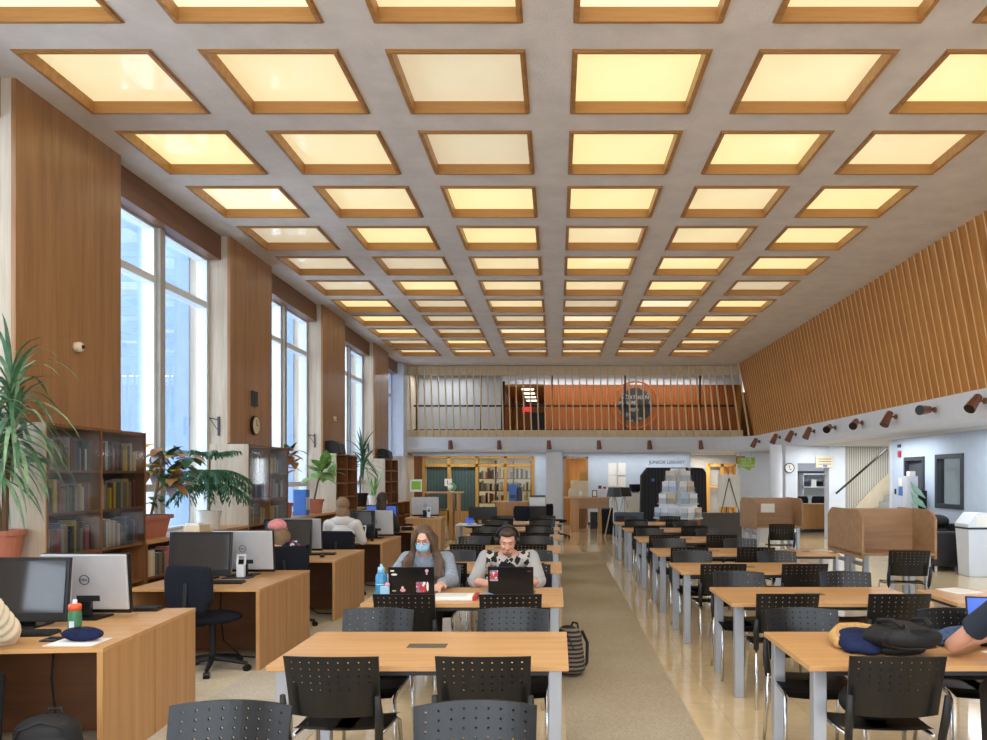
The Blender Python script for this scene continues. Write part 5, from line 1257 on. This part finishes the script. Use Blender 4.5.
# green hanging sign
t = thing('hanging_sign', 'lime green speech bubble sign hanging at the gallery corner', 'sign', P(746,464,25.5)); Y = 25.5
a, b = P(737.5,457.5,Y), P(755,467.5,Y); c = P(750,471,Y)
MB().prism([(a.x,a.z),(b.x,a.z),(b.x,b.z),(c.x+.05,b.z),(c.x,c.z),(c.x-.22,b.z),(a.x,b.z)], Y, Y+.02, 'Y').build('panel', 'green', t)
MB().box(a.x-.03,a.x+.25,Y+.03,Y+.04,b.z+.12,a.z+.04).build('rear_panel', 'redp', t)
for i, s in enumerate(('ASK ME','ABOUT','HOMEWORK')): text('lettering', s, .1, 'paper', t, ((a.x+b.x)/2, Y-.004, a.z-.07-.095*i))
MB().cyl((a.x+.45,Y+.01,a.z),(a.x+.45,Y+.01,2.56),.006).cyl((a.x+.1,Y+.01,a.z),(a.x+.1,Y+.01,2.56),.006).build('cord', 'steel', t)
# right hand fittings
t = thing('litter_bin', 'tall white bin with a swing lid at the right edge', 'bin', (7.1,13.75,0)); x, y = 7.2, 13.75
m = MB(); m.hexa([(x-.19,y-.19,0),(x+.19,y-.19,0),(x+.19,y+.19,0),(x-.19,y+.19,0),(x-.23,y-.23,.82),(x+.23,y-.23,.82),(x+.23,y+.23,.82),(x-.23,y+.23,.82)]); m.build('bin_body', 'white', t, bevel=.015)
MB().box(x-.235,x+.235,y-.235,y+.235,.81,.84).build('rim', 'darkframe', t); MB().prism([(-.235,0),(.235,0),(.235,.06),(.08,.25),(-.08,.25),(-.235,.06)], y-.235, y+.235, 'Y', Matrix.Translation((x,0,.84))).build('lid', 'white', t, bevel=.01); MB().box(-.1,.1,-.002,.002,0,.2,Matrix.Translation((x,y-.238,.86))).build('flap', 'paper', t)
t = thing('paper_tree', 'white display column with pale green paper leaves beside the dark door', 'display', (7.2,17.0,0)); Y = 16.4; x = bx(915.5,Y)-.06
MB().box(x-.11,x+.11,Y,Y+.2,.3,1.72).build('column', 'white', t); MB().box(x-.06,x+.06,Y,Y+.15,1.72,1.82).build('finial', 'paper', t); MB().box(x-.2,x+.2,Y-.1,Y+.3,0,.3).build('base', 'white', t)
MB().box(x+.08,x+.34,Y+.1,Y+.25,0,1.42).build('rear_stand', 'blackp', t)
m = MB()
for i in range(4): z = 1.62-.22*i; m.prism([(x-.06,z),(x+.16+.03*i,z-.2),(x+.26+.02*i,z-.36),(x+.02,z-.24)], Y-.03-.01*i, Y-.02-.01*i, 'Y')
m.build('paper_leaf', plain('mint_paper', (166,206,184), .8), t)
def wallbit(name, lab, cat, px, py, w, h, mt, d=.04):
    Y = RX*F/(px-CX); z = CH+(477-py)*Y/F; o = MB().box(RX-d,RX,Y-w/2,Y+w/2,z-h/2,z+h/2).build(name, mt, bevel=.004); return tag(o, lab, cat)
wallbit('fire_alarm', 'small red fire alarm box high on the blue wall beside the dark door', 'alarm', 900.3, 454, .12, .14, 'redp'); wallbit('wall_sensor', 'small dark sensor above the red alarm box', 'sensor', 900, 446, .12, .07, 'darkframe')
wallbit('wall_poster', 'small blue poster on the wall left of the dark door', 'poster', 900.8, 491, .2, .2, 'bluep', .01); wallbit('wall_sheet', 'white sheet above the blue poster left of the dark door', 'poster', 900.5, 482, .18, .18, 'paper', .01); wallbit('light_switch', 'dark switch on the wall end beside the stair opening', 'switch', 895.8, 491.5, .06, .12, 'blackp', .02)
# staircase
t = thing('staircase', 'cream staircase rising to the right behind the white opening', 'staircase', (8.5,21.5,0))
m = MB(); n = 8; x0 = bx(848,21.3)
for i in range(n): m.box(x0+.42+.15*i, x0+1.75, 21.2, 22.15, .17*i, .17*(i+1))
m.build('step', 'grey', t)
m = MB(); m.prism([(x0+.2,0),(x0+.42,0),(x0+1.5,1.25),(x0+1.5,1.85),(x0+.2,.53)], 22.2, 22.26, 'Y'); m.build('stringer', 'cream', t)
m = MB(); p0, p1 = P(836,493.5,21.0), P(887,449,21.0); m.tube([p0, p1], .03); o = m.build('handrail', 'blackm'); tag(o, 'sloping black handrail on the grooved stair wall', 'handrail')
# office behind the opening
t = thing('office_clock', 'round white clock with a dark rim on the pier beside the office opening', 'clock', P(789.3,467.5,21.9)); c = P(789.5,468,21.9)
MB().cyl(c+Vector((0,.05,0)), c, .14, seg=28).build('rim', 'darkframe', t); MB().cyl(c, c+Vector((0,-.006,0)), .115, seg=28).build('face', 'paper', t); MB().box(c.x-.006,c.x+.006,c.y-.012,c.y-.007,c.z-.01,c.z+.08).build('hand', 'blackp', KIDS[t.name][1]); MB().box(c.x,c.x+.06,c.y-.012,c.y-.007,c.z-.045,c.z-.03).build('hand', 'blackp', KIDS[t.name][1])
t = thing('opening_sign', 'cream notice board over the office opening', 'sign', P(824,462,21.8)); a, b = P(816,456,21.85), P(833,467.5,21.85)
MB().box(a.x,b.x,21.84,21.87,b.z,a.z).build('board', 'cream', t); m = MB()
for i in range(3): m.box(a.x+.06,b.x-.05,21.835,21.84,a.z-.09-.07*i,a.z-.075-.07*i)
m.build('printed_line', 'darkframe', t); MB().box((a.x+b.x)/2-.05,(a.x+b.x)/2+.07,21.835,21.84,b.z+.02,b.z+.07).build('emblem', 'bluep', t)
t = thing('reception_counter', 'beech reception counter with a dark plinth seen through the office opening', 'counter', (8,24.6,0)); a, b = bx(792,24.6), bx(836,24.6)
MB().box(a,b,24.5,25.2,.1,.83).build('front', 'oak_y', t); MB().box(a-.03,b,24.45,25.25,.83,.87).build('countertop', 'oak', t); MB().box(a+.05,b,24.55,25.2,0,.1).build('plinth', 'darkframe', t)
t = thing('wall_shelf', 'white shelf unit with office machines on the rear office wall', 'shelf', (8,27.2,1)); a, b = bx(803,27), bx(830,27)
MB().box(a,b,27.0,27.38,1.34,1.38).box(a,b,27.0,27.38,1.78,1.82).box(a,a+.03,27.0,27.38,1.0,1.8).build('shelf_board', 'white', t)
for i in range(4): MB().box(a+.08+.22*i,a+.25+.22*i,27.05,27.3,1.38,1.55+.06*(i%2)).build('machine', ['darkframe','paper','blackp','steel'][i], t)
m = MB(); m.box(a-.1,b,27.0,27.3,1.82,1.9); m.build('pile', 'darkframe', t)
for px, lab in ((803,'dark blue office chair behind the reception counter, left one'),(822,'dark blue office chair behind the reception counter, right one')):
    dup(OC, (bx(px,25.9),25.9,.12), PI, lab, 'chairs behind the reception counter')
# ------------------------------------------------------------------ staff desks in the middle distance
t = thing('staff_desk', 'beech staff desk in front of the glass office', 'desk', (-1.2,22.4,0)); a, b = bx(492,22.4), bx(532,22.4)
MB().box(a,b,22.2,23.0,.98,1.02).build('desktop', 'oak', t); MB().box(a+.15,a+1.05,22.25,22.28,.1,.98).build('front_panel', 'oak_y', t)
for x in (a+.12, b-.1): MB().box(x,x+.04,22.25,22.95,0,.98).build('end_panel', 'oak_y', t)
t = thing('computer_tower', 'blue and black computer boxes standing on the staff desk', 'computer', (-1.1,22.6,1.02)); MB().box(bx(509,22.5),bx(517,22.5),22.4,22.8,1.02,1.5).build('case', 'bluep', t, bevel=.01); MB().box(bx(517.5,22.5),bx(522,22.5),22.45,22.8,1.02,1.42).build('drive', 'blackp', t, bevel=.01); MB().box(bx(510,22.5),bx(516,22.5),22.39,22.4,1.1,1.2).build('vent', 'darkframe', t)
t = thing('printer', 'grey and white office printer at the right end of the staff desk', 'printer', (-.5,22.2,0)); MB().box(-.76,-.3,21.8,22.15,.9,1.15).build('body', 'steel', t, bevel=.02); MB().box(-.74,-.32,21.82,22.1,1.15,1.2).build('scanner_lid', 'darkframe', t); MB().box(-.76,-.3,21.8,22.15,0,.9).build('cabinet', 'blackp2', t)
t = thing('monitor', 'black monitor seen from behind left of the staff desk', 'monitor', (-1.75,19.3,0)); a, b = bx(468.5,19.4), bx(497,19.4)
MB().box(a,b,19.4,19.44,CH+(477-520)*19.4/F,CH+(477-507)*19.4/F).build('bezel', 'blackp', t, bevel=.01); MB().box((a+b)/2-.15,(a+b)/2+.15,19.4,19.6,.55,.575).box((a+b)/2-.03,(a+b)/2+.03,19.44,19.47,.575,.75).build('stand', 'blackp', t)
t = thing('low_desk', 'pale low desk under the black monitor', 'desk', (-1.7,19.5,0)); MB().box(a-.3,b+.3,19.2,19.9,.52,.55).build('desktop', 'white', t)
for x in (a-.25, b+.2): 
    for y in (19.25, 19.8): MB().box(x,x+.05,y,y+.05,0,.52).build('leg', 'alu', t)
t = thing('book_stand', 'tall wooden shelf stand between the window desks and staff desk', 'shelf', (-2.6,21.5,0)); Y = 21.4; a, b = bx(449,Y), bx(459,Y)
MB().box(a-.7,b+.08,Y-.05,Y+.5,1.26,1.3).build('top', 'oak', t); MB().box(a,a+.1,Y,Y+.45,0,1.26).build('side_panel', 'oak_y', t); MB().box(b-.06,b,Y,Y+.45,0,1.26).build('side_panel', 'oak_y', t); MB().box(a-.65,a-.6,Y,Y+.45,0,1.26).build('side_panel', 'case', t); MB().box(a-.6,b-.06,Y+.05,Y+.4,.8,.83).box(a-.6,b-.06,Y+.05,Y+.4,.4,.43).build('shelf', 'case', t)
t = thing('globe_ball', 'small green and white globe on the tall wooden stand', 'globe', P(452,495,21.5)); c = P(452,495.3,21.5); MB().ell((c.x,c.y,1.30+.13),.115,20,14).build('ball', blotch('globe_print', [(230,226,220),(110,190,130),(230,226,220),(226,190,180)], 7, .5), t, True); MB().lathe([(.06,0),(.05,.02)],(c.x,c.y,1.30)).build('base', 'white', t)
t = thing('letter_sign', 'white sign with the letter L on the glass office mullion', 'sign', P(448,482.5,28)); c = P(448,482.5,28.0); MB().box(c.x-.13,c.x+.13,28.06,28.08,c.z-.13,c.z+.13).build('board', 'paper', t); text('lettering', 'L', .2, 'darkframe', t, (c.x,28.055,c.z))
t = thing('tablet_stand', 'small blue screen on a stand at the left end of the pale low desk', 'tablet', (-2.1,19.5,.55)); c = P(470,525,19.5); MB().box(c.x-.1,c.x+.1,19.4,19.42,.58,.72).build('screen', 'bluescreen', t); MB().box(c.x-.01,c.x+.01,19.42,19.44,.55,.76).build('stand', 'blackp', t); MB().box(c.x-.07,c.x+.07,19.36,19.5,.55,.56).build('foot', 'blackp', t)
for i in range(7):   # books and clutter on the rear office shelf behind the glass
    pass
t = thing('office_shelving', 'shelving full of files behind the right panes of the glass office', 'shelving', (-2,29.6,0)); a, b = bx(478,29.6), bx(531,29.6)
m = MB(); 
for z in (.3,.75,1.2,1.65,2.1): m.box(a,b,29.5,29.9,z-.03,z)
for k in range(4): x = a+(b-a)*k/3; m.box(x-.02,x+.02,29.5,29.9,0,2.3)
m.build('shelf_frame', 'case', t)
k = 0
for z in (.75,1.2,1.65):
    x = a+.05
    while x < b-.12 and k < 60:
        w = random.uniform(.05,.1); ci = random.randrange(16); MB().box(x,x+w-.006,29.52,29.8,z,z+random.uniform(.22,.38)).build('file', 'bk%d' % ci, t); x += w*random.choice((1,1,1,2)); k += 1
# mid window desk clutter: phone and lamp
t = thing('desk_telephone', 'black desk telephone on the fifth desk beside the masked woman', 'telephone', (-2.75,14.7,DT)); MB().prism([(0,0),(.2,0),(.2,.02),(0,.07)], -.1, .1, 'X', Matrix.Translation((-2.75,14.6,DT)) ).build('base', 'blackp', t); MB().tube([(-2.84,14.75,DT+.09),(-2.75,14.75,DT+.1),(-2.66,14.75,DT+.09)], .02).build('handset', 'blackp', t)
# ------------------------------------------------------------------ light, camera, world
def area(name, loc, rot, sx, sy, power, col=(1,1,1)):
    l = bpy.data.lights.new(name, 'AREA'); l.shape = 'RECTANGLE'; l.size = sx; l.size_y = sy; l.energy = power; l.color = col
    o = bpy.data.objects.new(name, l); COL.objects.link(o); o.location = loc; o.rotation_euler = rot; return o
area('rear_ceiling_fill', (0,1.5,5.4), (0,0,0), 9, 7, 300, (1,.93,.82))  # unseen area lamp added in place of the panel rows behind the camera
for x in (-2.5, 2.6): area('soffit_fill', (x,27.62,2.54), (0,0,0), 4.2, .15, 22, (1,.97,.93))  # added area lamps without fixtures, brightening the space under the far gallery
for x, y in ((7.0,5),(7.0,9),(7.0,13),(7.0,17),(7.0,20.5),(8.6,25.5),(6.8,28.5),(8.5,20.5),(8.5,15.8)): area('soffit_fill', (x,y,2.53), (0,0,0), .25, 2.0, 26, (.95,.98,1))  # more added fill lamps under the right soffit and inside the offices
for x, y in ((-3.5,29.5),(.7,29.8),(5.5,30)): area('room_light', (x,y,2.5), (0,0,0), 1.0, .6, 40, (1,.9,.75))
area('gallery_light', (2,28.7,5.35), (0,0,0), 7, .5, 70, (1,.93,.85)); area('gallery_light', (-4,28.7,5.35), (0,0,0), 2, .5, 26, (.9,.95,1))
w = bpy.data.worlds.new('sky'); scene.world = w; w.use_nodes = True; nt = w.node_tree; bg = nt.nodes['Background']
tc = nt.nodes.new('ShaderNodeTexCoord'); sp = nt.nodes.new('ShaderNodeSeparateXYZ'); nt.links.new(tc.outputs['Generated'], sp.inputs[0])
nt.links.new(ramp(nt, sp.outputs['Z'], [(.0, (.9,.95,1,1)), (.5, (.74,.86,1,1))]), bg.inputs['Color']); bg.inputs['Strength'].default_value = 4.2
s = bpy.data.lights.new('sun', 'SUN'); s.energy = 1.6; s.angle = .02; s.color = (1,.96,.9); so = bpy.data.objects.new('sun', s); COL.objects.link(so); so.rotation_euler = (0, math.radians(48), math.radians(10))
cam = bpy.data.cameras.new('camera'); co = bpy.data.objects.new('camera', cam); COL.objects.link(co)
co.location = (0,0,CH); co.rotation_euler = (PI/2,0,0); cam.sensor_width = 36; cam.lens = F/987*36
cam.shift_x = (493.5-CX)/987; cam.shift_y = (CY-370)/987; cam.clip_end = 200; scene.camera = co
scene.view_settings.view_transform = 'Standard'; scene.view_settings.look = 'None'; scene.view_settings.exposure = .36
scene.cycles.use_denoising = True; scene.cycles.max_bounces = 8; scene.cycles.diffuse_bounces = 4; scene.cycles.glossy_bounces = 3; scene.cycles.transparent_max_bounces = 12
scene.cycles.sample_clamp_indirect = 4
